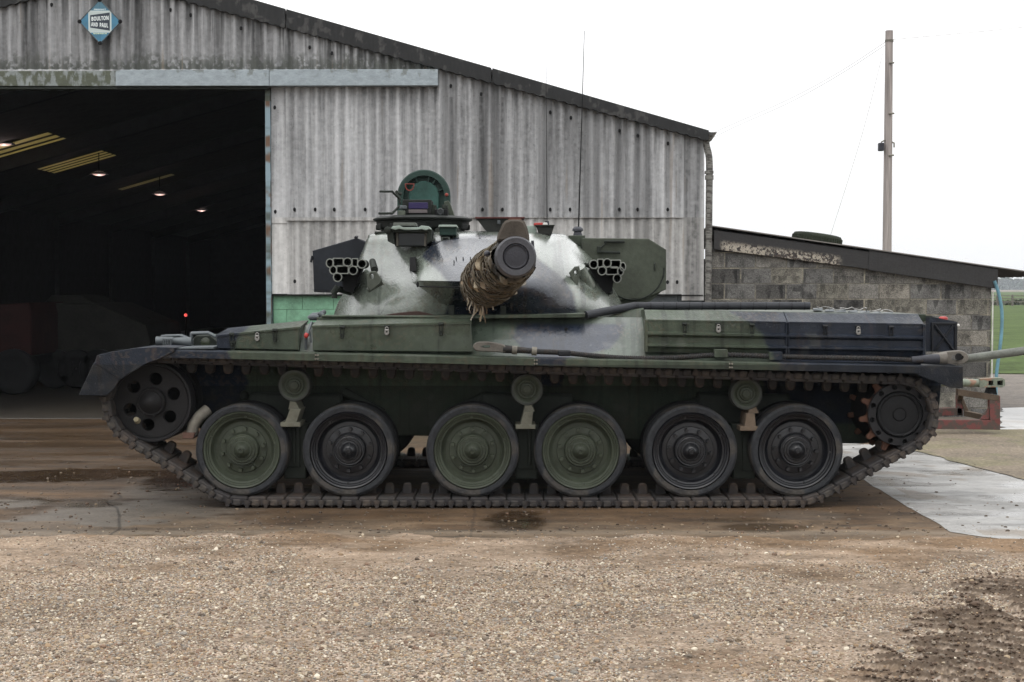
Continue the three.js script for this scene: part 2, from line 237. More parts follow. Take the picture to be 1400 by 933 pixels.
{ // beyond the shed: dirt track, wet concrete, field
  const q = (l) => l.map(([u, v]) => { const g = G(u, v); return [g.x, g.z]; });
  flatPatch('dirt_track', [[6.0, -19.6], [40, -19.6], [40, -33], [6.0, -33]], 0.004, new THREE.MeshStandardMaterial({ map: tileFine((u, v, o) => { const a = fbm(u * 4, v * 9, 5, 91, 4), b = vn(u * 60, v * 60, 92, 60); const k = 0.7 + 0.8 * (a - 0.5) + 0.4 * (b - 0.5); o[0] = 0.145 * k; o[1] = 0.118 * k; o[2] = 0.092 * k; }, true), roughness: 0.75, bumpMap: gravelBump, bumpScale: 0.02 }), 'muddy dirt track between the block shed and the field', 'structure', 0.4);
  flatPatch('wet_concrete', ragged(q([[1366, 588], [1366, 566], [1378, 559], [1440, 556], [1520, 560], [1520, 590]]), 0.25, 0.15, 93), 0.012, new THREE.MeshStandardMaterial({ map: slabTex, roughness: 0.3, color: rgb(1.1, 1.1, 1.1) }), 'wet pale concrete beside the block shed', 'structure', 0.3);
  const gt = tileFine((u, v, o) => { const a = fbm(u * 6, v * 6, 5, 94, 6), b = vn(u * 100, v * 100, 95, 100); const k = 0.75 + 0.7 * (a - 0.5) + 0.4 * (b - 0.5); o[0] = 0.075 * k; o[1] = 0.108 * k; o[2] = 0.035 * k; }, true);
  flatPatch('grass_field', ragged([[4, -31.5], [120, -31.5], [600, -700], [-80, -700]], 0.6, 0.5, 96), 0.02, new THREE.MeshPhysicalMaterial({ map: gt, specularIntensity: 0.12, roughness: 0.9, bumpMap: gravelBump, bumpScale: 0.03 }), 'short green pasture behind the sheds', 'structure', 0.12);
}
{ // loose stones of the gravel, instanced
  const r = rng(5), variants = [];
  for (let k = 0; k < 4; k++) { const g = new THREE.IcosahedronGeometry(1, k < 2 ? 1 : 0), p = g.attributes.position; for (let i = 0; i < p.count; i++) { const x = p.getX(i), y = p.getY(i), z = p.getZ(i), s = 0.75 + 0.5 * vn(x * 1.6 + 10 * k + 5, y * 1.6 + z * 1.3 + 5, 100 + k); p.setXYZ(i, x * s, y * s * 0.62, z * s * 0.85); } g.computeVertexNormals(); variants.push(g); }
  const lists = variants.map(() => []), pal = [[0.27, 0.205, 0.135], [0.20, 0.15, 0.10], [0.33, 0.275, 0.20], [0.16, 0.13, 0.10], [0.24, 0.165, 0.10], [0.10, 0.075, 0.055], [0.44, 0.39, 0.31], [0.21, 0.19, 0.165], [0.17, 0.11, 0.075], [0.075, 0.05, 0.034]];
  let guard = 0, n = 0;
  while (n < 105000 && guard++ < 900000) {
    const z = -5.6 - 5.8 * Math.pow(r(), 0.85), half = 0.36 * -z + 0.35, x = (r() * 2 - 1) * half;
    if (x < GX0 || x > GX1) continue;
    const D = z < -10.9 ? 0.1 : gravelDense(x, z), [tw, ph] = trackPrint(x, z), clod = tw > 0.2 && Math.sin(ph * Math.PI * 2) > 0.55;
    if (r() > (clod ? 0.34 : D * D * 0.95 + (z < -10.9 ? 0.012 : 0.05) - tw * 0.15)) continue;
    const s = (r() < 0.015 ? 0.011 + 0.010 * r() : 0.0035 + 0.0062 * Math.pow(r(), 1.8)) * (clod ? 1.25 : 1), y = Math.max(0.001, gravelH(x, z));
    lists[(r() * 4) | 0].push([x, y + s * 0.15, z, s, r() * 6.28, (r() - 0.5) * 0.9, clod ? (r() < 0.93 ? 9 : 3) : (r() * 9) | 0, 0.7 + 0.6 * r()]); n++;
  }
  for (let k = 0; k < 1500; k++) { const z = -11.1 - 9 * r() * r(), x = (r() - 0.5) * 0.76 * -z, s = 0.006 + 0.012 * Math.pow(r(), 3); lists[(r() * 4) | 0].push([x, s * 0.3, z, s, r() * 6.28, (r() - 0.5) * 0.6, [5, 5, 8, 3, 1][(r() * 5) | 0], 0.5 + 0.5 * r()]); }
  const group = base('gravel', V(0, 0, 0), 'loose pale and brown stones scattered over the yard', null); group.userData.kind = 'stuff';
  const sm = new THREE.MeshPhysicalMaterial({ roughness: 0.8, specularIntensity: 0.5 }), q = new THREE.Object3D(), c = new THREE.Color();
  lists.forEach((L, k) => { const im = new THREE.InstancedMesh(variants[k], sm, L.length); im.name = 'stones'; im.userData.kind = 'stuff'; im.castShadow = im.receiveShadow = true; L.forEach((e, i) => { q.position.set(e[0], e[1], e[2]); q.rotation.set(e[5], e[4], e[5] * 0.7); q.scale.setScalar(e[3]); q.updateMatrix(); im.setMatrixAt(i, q.matrix); c.setRGB(...pal[e[6]].map((v) => v * e[7] * 0.96)); im.setColorAt(i, c); }); group.add(im); });
}
// ================================================================== BARN
const BD = 21.1, BZ = -BD, BO = V(0, 0, BZ);
const bx = (u) => P(u, HORIZON, BD).x, by = (v) => P(700, v, BD).y;
const RIDGE = bx(150), EAVE = bx(962);
const roofTop = (x) => by(-56 + Math.abs((x - RIDGE) / BD * FOCAL) * 0.289), roofLow = (x) => by(-27 + Math.abs((x - RIDGE) / BD * FOCAL) * 0.269);
const FX0 = bx(-330), FX1 = bx(975), FY0 = by(412), FY1 = by(-70);
const facadeTex = tex(2048, 1024, (i, j, o) => { // weathered cement sheet: streaks, lichen, moss, drips from the bolts
  const x = lerp(FX0, FX1, i / 2048), y = lerp(FY0, FY1, j / 1024), u = 700 + x * FOCAL / BD, v = HORIZON - (y - EYE) * FOCAL / BD;
  const row = v > 298 ? 0 : v > 98 || u > 600 ? 1 : 2, colN = Math.floor((u - 393) / 96);
  const st = fbm(x * 9 + row * 13, y * 0.55 + row * 5, 4, 110), st2 = fbm(x * 30 + row * 31, y * 1.4, 3, 111), sp = vn(x * 60, y * 60, 112), gr = fbm(x * 22, y * 22, 3, 113), big = fbm(x * 1.2, y * 0.5, 3, 114);
  let k = 0.95 + 0.75 * (st - 0.5) + 0.6 * (st2 - 0.5) + 0.35 * (gr - 0.5) + 0.6 * (big - 0.5) + (sp > 0.9 ? -0.2 : 0) + (sp < 0.06 ? 0.15 : 0);
  k *= 0.84 + 0.26 * hsh(colN, row, 115);
  if (row === 0) k *= 1.02; if (row === 2) k *= 0.72;
  if (row === 1) for (const bu of [617, 658, 687, 752, 780, 846, 871, 912]) { const w = Math.abs(u - bu) / (2.2 + 0.02 * Math.max(0, v - 140)); if (w < 1.6 && v > 135) k *= 1 - 0.5 * sst(1.6, 0.4, w) * clamp(0.35 + 1.6 * (st2 - 0.35) + (gr - 0.5)) * sst(298, 180, v); }
  if (row === 0) for (const bu of [404, 432, 458, 500, 548, 660, 687, 752, 779, 846, 871, 912]) { const w = Math.abs(u - bu) / 2.5; if (w < 1.6) k *= 1 - 0.3 * sst(1.6, 0.4, w) * clamp(0.3 + 1.6 * (st2 - 0.35)); }
  const dk = (a, b, s, am) => { k *= 1 - am * sst(b + s, b, u) * sst(a - s, a, u) * clamp(0.55 + 1.3 * (st2 - 0.4) + 0.8 * (gr - 0.5)); };
  if (row) { dk(656, 684, 8, 0.62); dk(738, 752, 6, 0.4); } dk(938, 952, 8, 0.75); dk(606, 622, 6, 0.3); dk(800, 818, 6, 0.3); dk(842, 850, 4, 0.3); dk(868, 884, 6, 0.3);
  if (row === 2) { for (const [a, b] of [[38, 60], [135, 152], [190, 200], [350, 362], [395, 405], [-60, -40], [-140, -120]]) dk(a, b, 5, 0.7); }
  const drip = sst(0.5, 0.72, fbm(x * 20, y * 0.8, 3, 116));
  const topD = y > roofLow(x) - 0.9 ? sst(roofLow(x) - 0.9, roofLow(x) - 0.05, y) * drip * (u > 600 ? 0.35 : 0.6) : 0;
  k *= 1 - topD;
  const cyc = Math.cos((x - bx(393)) / 0.146 * Math.PI * 2); if (u > 394 || row === 2) k *= 1 - 0.14 * sst(0.1, -0.9, cyc + 0.9 * (st2 - 0.5) + 0.5 * (gr - 0.5)) * (0.5 + st);
  let r = 0.382 * k, g = 0.385 * k, b = 0.39 * k;
  // moss and soot grains along the foot of the gable sheets
  if (row === 2) { const m = sst(66, 97, v + 26 * (fbm(x * 16, y * 6, 4, 117) - 0.5)) * sst(0.3, 0.6, fbm(x * 26, y * 20, 3, 118) + (v - 84) * 0.012); r = lerp(r, 0.06, m * 0.85); g = lerp(g, 0.065, m * 0.85); b = lerp(b, 0.055, m * 0.85); }
  // rust tint below fixings
  const rs = sst(0.74, 0.86, fbm(x * 14, y * 0.6, 3, 119)) * 0.35; r = lerp(r, 0.20, rs); g = lerp(g, 0.15, rs); b = lerp(b, 0.10, rs);
  if (row === 0) { r *= 1.02; b *= 0.96; }
  o[0] = r; o[1] = g; o[2] = b;
}, true);
const sheetMat = new THREE.MeshStandardMaterial({ map: facadeTex, roughness: 0.92, bumpMap: castTex, bumpScale: 0.004 });
const facadeUV = (g, org = BO) => { const p = g.attributes.position, uv = new Float32Array(p.count * 2); for (let i = 0; i < p.count; i++) { uv[i * 2] = (p.getX(i) + org.x - FX0) / (FX1 - FX0); uv[i * 2 + 1] = (p.getY(i) + org.y - FY0) / (FY1 - FY0); } g.setAttribute('uv', new THREE.BufferAttribute(uv, 2)); return g; };
function corrugated(x0, x1, yb, yt, z, flat = false, pitch = 0.146, amp = 0.027) { // one sheet: face, back and bottom edge
  const nx = flat ? 2 : Math.max(2, Math.round((x1 - x0) / pitch * 10)), ny = 5, pos = [], idx = [], T = 0.009;
  for (const side of [0, 1]) for (let j = 0; j <= ny; j++) for (let i = 0; i <= nx; i++) {
    const x = lerp(x0, x1, i / nx), t = yt(x), c = Math.cos((x - bx(393)) / pitch * Math.PI * 2);
    pos.push(x, lerp(yb, t, j / ny), z + (flat ? 0 : amp * Math.sign(c) * Math.pow(Math.abs(c), 0.8)) - side * T);
  }
  const W = nx + 1, N = W * (ny + 1), quad = (a, b, c, d) => idx.push(a, b, c, a, c, d);
  for (let j = 0; j < ny; j++) for (let i = 0; i < nx; i++) { const a = j * W + i; quad(a, a + 1, a + 1 + W, a + W); quad(N + a, N + a + W, N + a + 1 + W, N + a + 1); }
  for (let i = 0; i < nx; i++) { quad(i, N + i, N + i + 1, i + 1); const a = ny * W + i; quad(a, a + 1, N + a + 1, N + a); }
  for (let j = 0; j < ny; j++) { const a = j * W; quad(a, a + W, N + a + W, N + a); quad(a + nx, N + a + nx, N + a + nx + W, a + nx + W); }
  const g = new THREE.BufferGeometry(); g.setAttribute('position', new THREE.Float32BufferAttribute(pos, 3)); g.setIndex(idx); g.computeVertexNormals(); return facadeUV(crease(g, 0.7));
}
const barn = base('barn', BO, 'large farm barn of weathered grey corrugated sheets with open dark doorway', 'barn');
{
  const lintelY = by(121), r = rng(8);
  const pitchPx = 13.84, c0 = 393;
  const sheet = (u0, u1, yb, yt, dz, flat) => mesh('cladding_sheet', corrugated(bx(u0), bx(u1), yb, yt, dz, flat), sheetMat, barn);
  const top = (x) => (roofLow(x) + roofTop(x)) / 2 - 0.02;
  for (let k = 0; k < 6; k++) {
    const u0 = c0 + k * 96.9, u1 = Math.min(u0 + 97.6, 934); if (u0 > 930) break;
    const st = by(298 + (u0 < 500 ? 4 : u0 < 560 ? 2 : 0));
    sheet(u0, u1, by(402.5), () => by(293), k % 2 ? 0.004 : 0.0, false);
    sheet(u0, u1, st, (x) => (x < bx(600) ? by(110) : top(x)), (k % 2 ? 0.012 : 0.02) + 0.022, false);
  }
  sheet(372, 394.5, by(402), () => by(305), 0.01, true); sheet(372, 394.5, by(305.5), () => by(112), 0.022, true);
  sheet(932, 962, by(411), (x) => top(x), 0.03, true);
  for (let k = -7; k < 3; k++) { const u0 = c0 + k * 96.9, u1 = Math.min(u0 + 97.6, 602); sheet(u0, u1, by(100), top, (k % 2 ? 0.012 : 0.03) + 0.035, false); }
  // bolts with washers on the sheets
  const bolts = [], bolt = (u, v, dz) => { const c = new THREE.CylinderGeometry(0.014, 0.018, 0.02, 8); c.rotateX(Math.PI / 2); c.scale(1.2, 1.7, 1); c.translate(bx(u), by(v), dz); bolts.push(c); };
  for (const u of [404, 432, 458, 500, 548, 660, 687, 752, 779, 846, 871, 912]) bolt(u, 287, 0.075);
  for (const u of [617, 658, 752, 780, 846, 871, 912]) bolt(u, roofLow(bx(u)) > 0 ? HORIZON - (roofLow(bx(u)) - EYE) * FOCAL / BD + 18 : 150, 0.075);
  for (const [u, v] of [[77, 8], [238, 15], [265, 22], [333, 40], [426, 66], [456, 74], [378, 148], [378, 290], [404, 385], [912, 386], [925, 386]]) bolt(u, v, 0.09);
  mesh('bolts', merge(bolts), M.blackMatt, barn).userData.kind = 'stuff';
  // black verge flashing along both slopes, three lengths a side, jagged lower edge following the sheets
  const flash = tex(1024, 256, (i, j, o) => { const a = fbm(i / 40, j / 12, 4, 120), b = fbm(i / 9, j / 9, 3, 121), m = sst(0.6, 0.72, a + 0.1 * (b - 0.5)) * 0.6; o[0] = lerp(0.013, 0.06, m) * (0.7 + 0.6 * b); o[1] = lerp(0.0135, 0.058, m) * (0.7 + 0.6 * b); o[2] = lerp(0.014, 0.056, m) * (0.7 + 0.6 * b); }, true);
  const flashMat = new THREE.MeshStandardMaterial({ map: flash, roughness: 0.85, bumpMap: castTex, bumpScale: 0.004 });
  for (const sgn of [1, -1]) {
    const end = sgn > 0 ? bx(968) : RIDGE - (bx(968) - RIDGE), cuts = [0, 0.3, 0.64, 1];
    for (let k = 0; k < 3; k++) {
      const xa = lerp(RIDGE, end, cuts[k]), xb = lerp(RIDGE, end, cuts[k + 1] - 0.002), pts = [];
      const n = 60; for (let i = 0; i <= n; i++) { const x = lerp(xa, xb, i / n); pts.push({ x, y: roofLow(x) - 0.02 + 0.012 * Math.sin((x - bx(393)) / 0.146 * Math.PI * 2) }); }
      for (let i = 6; i >= 0; i--) { const x = lerp(xa, xb, i / 6); pts.push({ x, y: roofTop(x) }); }
      const g = extr(shapeOf(pts), 0.075, 0.14 + k * 0.004, 0.003); mesh('verge_flashing', boxUV(g, 0.35), flashMat, barn);
    }
  }
  // roof: sheets on both slopes running back over the hall; four translucent rooflights near the left eave
  const LEN = 48, T = 0.05, roofMat = new THREE.MeshStandardMaterial({ map: grimeTex, color: rgb(0.07, 0.07, 0.07), roughness: 0.9 });
  const slope = (sgn, xa, xb, z0, z1, material, name, dy = 0) => { const l = []; for (const x of [xa, xb]) for (const z of [z0, z1]) for (const d of [0, -T]) l.push(V(x, roofTop(x) + d - 0.015 + dy, z)); return mesh(name, boxUV(hull(l)), material, barn); };
  const xe = bx(972), xl = RIDGE - (xe - RIDGE), grp = new THREE.MeshPhysicalMaterial({ color: rgb(0.75, 0.66, 0.36), transmission: 0.45, roughness: 0.9, thickness: 0 });
  slope(1, RIDGE, xe, 0.12, -LEN, roofMat, 'roof');
  const lights = [[-11.0, -13.2, 1.0], [-15.2, -16.7, 1.0], [-22.6, -23.1, 1.0], [-38, -38.5, 0.8]], xr0 = RIDGE - 5.95, xr1 = RIDGE - 4.35;
  slope(-1, RIDGE, xr1, 0.12, -LEN, roofMat, 'roof'); slope(-1, xr0, xl, 0.12, -LEN, roofMat, 'roof');
  let z = 0.12;
  for (const [a, b] of lights) { slope(-1, xr1, xr0, z, a, roofMat, 'roof'); const n = 4; for (let k = 0; k < n; k++) { const za = lerp(a, b, k / n), zb = lerp(a, b, (k + 0.62) / n); slope(-1, xr1, xr0, za, zb, grp, 'rooflight_strip'); slope(-1, xr1, xr0, zb, lerp(a, b, (k + 1) / n), roofMat, 'rooflight_bar'); } z = b; }
  slope(-1, xr1, xr0, z, -LEN, roofMat, 'roof');
  // inner walls, columns and the floor of the hall
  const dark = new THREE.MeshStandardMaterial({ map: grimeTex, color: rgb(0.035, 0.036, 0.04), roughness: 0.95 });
  const eh = roofTop(EAVE) - 0.03;
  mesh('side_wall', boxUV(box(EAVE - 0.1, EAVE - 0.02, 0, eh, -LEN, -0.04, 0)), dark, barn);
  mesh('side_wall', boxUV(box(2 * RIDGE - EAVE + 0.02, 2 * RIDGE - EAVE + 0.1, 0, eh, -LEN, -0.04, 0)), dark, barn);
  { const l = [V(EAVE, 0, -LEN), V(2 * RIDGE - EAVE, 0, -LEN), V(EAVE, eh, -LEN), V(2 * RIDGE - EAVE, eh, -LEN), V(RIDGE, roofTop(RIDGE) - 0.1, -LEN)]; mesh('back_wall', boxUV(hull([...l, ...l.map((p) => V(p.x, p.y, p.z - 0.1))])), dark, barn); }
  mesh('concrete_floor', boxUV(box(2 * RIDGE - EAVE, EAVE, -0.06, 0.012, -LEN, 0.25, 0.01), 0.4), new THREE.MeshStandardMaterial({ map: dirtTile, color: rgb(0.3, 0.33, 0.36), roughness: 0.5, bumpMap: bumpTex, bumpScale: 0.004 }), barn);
  // steel portal frames
  for (let k = 1; k < 8; k++) {
    const zz = -k * 6.1, t = [];
    for (const s of [1, -1]) { const xw = RIDGE + s * (EAVE - RIDGE - 0.25); t.push(box(xw - 0.07, xw + 0.07, 0, eh - 0.25, zz - 0.12, zz + 0.12, 0.004)); const l = []; for (const x of [RIDGE, xw]) for (const d of [-0.1, -0.42]) for (const q of [-0.07, 0.07]) l.push(V(x, roofTop(x) + d, zz + q)); t.push(hull(l)); }
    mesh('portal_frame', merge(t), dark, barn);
  }
  // foot wall below the sheets: painted blocks
  const gp = new THREE.MeshStandardMaterial({ map: grimeTex, color: rgb(0.17, 0.36, 0.24), roughness: 0.7, bumpMap: bumpTex, bumpScale: 0.003 });
  for (let k = 0; k < 8; k++) { const y1 = by(403) - k * 0.215; if (y1 < 0.02) break; const y0 = Math.max(0.012, y1 - 0.211); for (let i = 0; i < 15; i++) { const a = bx(370) + i * 0.452 - (k % 2) * 0.226, b = a + 0.448; if (b < bx(373) || a > bx(961)) continue; mesh('foot_wall_block', boxUV(box(Math.max(a, bx(373)), Math.min(b, bx(961)), y0, y1, -0.16, -0.03, 0.002)), i > 11 ? M.zinc : gp, barn); } }
  mesh('drip_flashing', boxUV(box(bx(372), bx(961), by(404.5), by(403.2), -0.03, 0.045, 0.002)), M.blackMatt, barn);
  // door track cover over the opening: three galvanised lengths
  const galv = tex(1024, 128, (i, j, o) => { const a = fbm(i / 30, j / 18, 4, 123), b = fbm(i / 8, j / 5, 3, 124), v = j / 128, mo = sst(0.6, 0.8, fbm(i / 40, j / 60, 4, 125) + 0.5 * (v - 0.75)) * 0.8; const k = 0.85 + 0.4 * (a - 0.5) + 0.2 * (b - 0.5); o[0] = lerp(0.30 * k, 0.09, mo * 0.75); o[1] = lerp(0.345 * k, 0.095, mo * 0.75); o[2] = lerp(0.37 * k, 0.075, mo * 0.75); }, true);
  const galv2 = tex(1024, 128, (i, j, o) => { const a = fbm(i / 30, j / 18, 4, 126), b = fbm(i / 8, j / 5, 3, 127), mo = sst(0.38, 0.6, fbm(i / 26, j / 60, 4, 128)); const k = 0.8 + 0.4 * (a - 0.5) + 0.25 * (b - 0.5); o[0] = lerp(0.24 * k, 0.085 * k, mo); o[1] = lerp(0.265 * k, 0.095 * k, mo); o[2] = lerp(0.26 * k, 0.065 * k, mo); }, true);
  const gm = (t) => new THREE.MeshStandardMaterial({ map: t, roughness: 0.55, metalness: 0.2, bumpMap: bumpTex, bumpScale: 0.002 });
  const track = (u0, v0, v1, u1, v2, v3, zf, m, uvs) => { const g = extr(shapeOf([{ x: bx(u0), y: by(v1) }, { x: bx(u1), y: by(v3) }, { x: bx(u1), y: by(v2) }, { x: bx(u0), y: by(v0) }]), 0.02, zf, 0.004); const c = clean(g), p = c.attributes.position, uv = new Float32Array(p.count * 2); for (let i = 0; i < p.count; i++) { uv[i * 2] = (p.getX(i) - bx(u0)) / 2.6; uv[i * 2 + 1] = (p.getY(i) - by(122)) / 0.27; } c.setAttribute('uv', new THREE.BufferAttribute(uv, 2)); mesh('door_track_cover', c, m, barn); };
  track(-330, 100, 119, 166, 99, 120, 0.16, gm(galv2)); track(165.5, 98.5, 120, 372.5, 98, 120, 0.2, gm(galv)); track(373, 98, 120, 600, 97.5, 119.5, 0.205, gm(galv));
  mesh('track_rail', boxUV(box(bx(-330), bx(372), by(124), by(121), -0.02, 0.15, 0.003)), M.darkGreen, barn);
  // door post beside the opening, old blue paint over rust
  const pt = tex(64, 512, (i, j, o) => { const a = fbm(i / 9, j / 14, 4, 129), b = fbm(i / 5, j / 30, 3, 130), m = sst(0.35, 0.62, a * 0.7 + 0.4 * (0.8 - j / 512)), e = sst(0.62, 0.75, b); o[0] = lerp(lerp(0.2, 0.055, m), 0.11, e); o[1] = lerp(lerp(0.28, 0.065, m), 0.06, e); o[2] = lerp(lerp(0.32, 0.05, m), 0.035, e); }, true);
  mesh('door_post', boxUV(box(bx(364.5), bx(371.5), 0.012, by(121.5), -0.1, 0.06, 0.004), 0.22), new THREE.MeshStandardMaterial({ map: pt, roughness: 0.7, bumpMap: bumpTex, bumpScale: 0.003 }), barn);
  mesh('door_post', boxUV(box(2 * RIDGE - bx(371.5), 2 * RIDGE - bx(364.5), 0.012, by(121.5), -0.1, 0.06, 0.004), 0.9), M.zinc, barn);
  // left part of the front, outside the frame, and the eave fittings at the right
  for (let k = 0; k < 4; k++) { const u0 = -73 - (k + 1) * 96.9; mesh('cladding_sheet', corrugated(bx(u0), bx(u0 + 97.6), 0.1, () => by(115), 0.0), sheetMat, barn); }
  const dm = new THREE.MeshStandardMaterial({ map: tex(128, 1024, (i, j, o) => { const a = fbm(i / 8, j / 12, 4, 131), b = fbm(i / 20, j / 60, 3, 132); const m = sst(0.45, 0.62, a * 0.6 + b * 0.5); o[0] = lerp(0.16, 0.055, m); o[1] = lerp(0.155, 0.05, m); o[2] = lerp(0.14, 0.045, m); }, true), roughness: 0.8, bumpMap: castTex, bumpScale: 0.004 });
  const dp = (u, v, z = 0.02) => V(bx(u), by(v), z);
  const pipe = [tube([dp(964, 186, 0.04), dp(964.5, 198), dp(968, 212), dp(969, 226), dp(969, 250)], 0.05, 24, 12), rod(dp(969, 248), V(bx(967), 0.02, 0.02), 0.05, 0.05, 14), box(bx(963), bx(974), by(238), by(234), -0.03, 0.075, 0.003), rod(dp(968.9, 246), dp(968.9, 240), 0.062, 0.062, 14)];
  mesh('downpipe', merge(pipe, 1), dm, barn);
  mesh('gutter', merge([hull([dp(958, 182, -0.1), dp(978, 182, -0.1), dp(963, 193, -0.1), dp(971, 193, -0.1), dp(958, 182, 0.12), dp(978, 182, 0.12), dp(963, 193, 0.08), dp(971, 193, 0.08)])]), dm, barn);
}
{ // enamel sign under the gable apex
  const c = document.createElement('canvas'); c.width = c.height = 512; const x = c.getContext('2d');
  x.fillStyle = '#35708c'; x.fillRect(0, 0, 512, 512);
  const id = x.getImageData(0, 0, 512, 512); for (let i = 0, k = 0; k < id.data.length; k += 4, i++) { const u = i % 512, v = (i / 512) | 0, n = fbm(u / 60, v / 60, 4, 140), d = sst(230, 40, v) * 0.45 + (n - 0.5) * 0.35; for (let q = 0; q < 3; q++) id.data[k + q] *= 1 - 0.25 * (n - 0.3); id.data[k] = lerp(id.data[k], 82, clamp(d)); id.data[k + 1] = lerp(id.data[k + 1], 98, clamp(d)); id.data[k + 2] = lerp(id.data[k + 2], 100, clamp(d)); } x.putImageData(id, 0, 0);
  x.fillStyle = '#a9b4b2'; x.fillRect(118, 132, 276, 248); x.strokeStyle = '#c2cbc9'; x.lineWidth = 6; x.strokeRect(118, 132, 276, 248);
  x.fillStyle = '#1b2733'; x.beginPath(); x.moveTo(136, 182); x.lineTo(378, 150); x.lineTo(378, 362); x.lineTo(136, 326); x.fill();
  x.fillStyle = '#dfe6e4'; x.textAlign = 'center'; x.font = 'bold 66px sans-serif';
  const put = (s, cx, cy, w, h, sk) => { x.save(); x.translate(cx, cy); x.transform(1, sk, 0, 1, 0, 0); const m = x.measureText(s).width; x.scale(w / m, h); x.fillText(s, 0, 0); x.restore(); };
  x.font = 'bold 58px sans-serif'; put('BOULTON', 258, 242, 218, 1.15, -0.06); x.font = 'bold 58px sans-serif'; put('AND', 190, 312, 84, 1.1, 0.06); put('PAUL', 304, 322, 108, 1.2, 0.06);
  x.fillStyle = '#dfe6e4'; x.font = 'bold 20px sans-serif'; put('PRODUCT', 256, 122, 150, 1, 0); x.fillStyle = '#d6dcae'; put('NORWICH', 256, 402, 170, 1, 0);
  x.strokeStyle = 'rgba(30,50,60,.6)'; x.lineWidth = 3; x.beginPath(); x.moveTo(256, 0); x.lineTo(256, 130); x.moveTo(256, 384); x.lineTo(256, 512); x.stroke();
  const t = new THREE.CanvasTexture(c); t.colorSpace = THREE.SRGBColorSpace;
  const cp = V(bx(144.5), by(32.5), BZ + 0.16), s = base('barn_sign', cp, 'blue diamond sign with white lettering under the barn gable', 'sign');
  const hw = 28 * BD / FOCAL, hh = 29.5 * BD / FOCAL, sh = shapeOf([{ x: 0, y: hh }, { x: hw, y: 0 }, { x: 0, y: -hh }, { x: -hw, y: 0 }]);
  const g = clean(extr(sh, -0.03, 0.012, 0.004)), p = g.attributes.position, uv = new Float32Array(p.count * 2); for (let i = 0; i < p.count; i++) { uv[i * 2] = 0.5 + p.getX(i) / (2 * hw); uv[i * 2 + 1] = 0.5 + p.getY(i) / (2 * hh); } g.setAttribute('uv', new THREE.BufferAttribute(uv, 2));
  mesh('panel', g, new THREE.MeshStandardMaterial({ map: t, roughness: 0.35 }), s);
  const rim = []; const q = [V(0, hh, 0.01), V(hw, 0, 0.01), V(0, -hh, 0.01), V(-hw, 0, 0.01)]; for (let i = 0; i < 4; i++) rim.push(rod(q[i], q[(i + 1) % 4], 0.008)); mesh('edge_frame', merge(rim), M.zinc, s);
  for (const e of q) { const b = new THREE.SphereGeometry(0.03, 10, 8); b.scale(1, 1, 0.5); b.translate(e.x * 0.98, e.y * 0.98, 0.015); mesh('bolt', boxUV(b), M.blackMatt, s); }
}
// lamps hanging in the hall, and what is parked there
[[5, 191, 32, 'round pink-white hanging lamp at the left edge of the doorway'], [135, 233, 36.5, 'round pink-white hanging lamp beside the second rooflight'], [218, 261, 43.5, 'small hanging lamp beside the thin third rooflight'], [275, 284, 52, 'tiny farthest hanging lamp deep in the barn']].forEach(([u, v, d, label]) => {
  const p = P(u, v, d), o = base('hanging_lamp', p, label, 'lamp', 'lamps hanging in the barn');
  mesh('shade', boxUV(lathe([[0.02, 0], [0.06, 0.02], [0.2, 0.07], [0.24, 0.1], [0.235, 0.1], [0.19, 0.075], [0.02, 0.01]], 24).rotateX(Math.PI / 2)), M.plastic, o);
  mesh('glowing_bowl', boxUV(new THREE.SphereGeometry(0.165, 20, 10).scale(1, 0.35, 1).translate(0, -0.08, 0)), new THREE.MeshStandardMaterial({ color: rgb(0.7, 0.55, 0.5), emissive: rgb(0.32, 0.22, 0.2), roughness: 0.4 }), o);
  mesh('hanging_rod', rod(V(0, 0, 0), V(0, 0.7, 0), 0.012), M.blackMatt, o);
  const l = new THREE.PointLight(rgb(1, 0.75, 0.7), 0.25); l.position.set(0, -0.28, 0); l.castShadow = true; o.add(l);
});
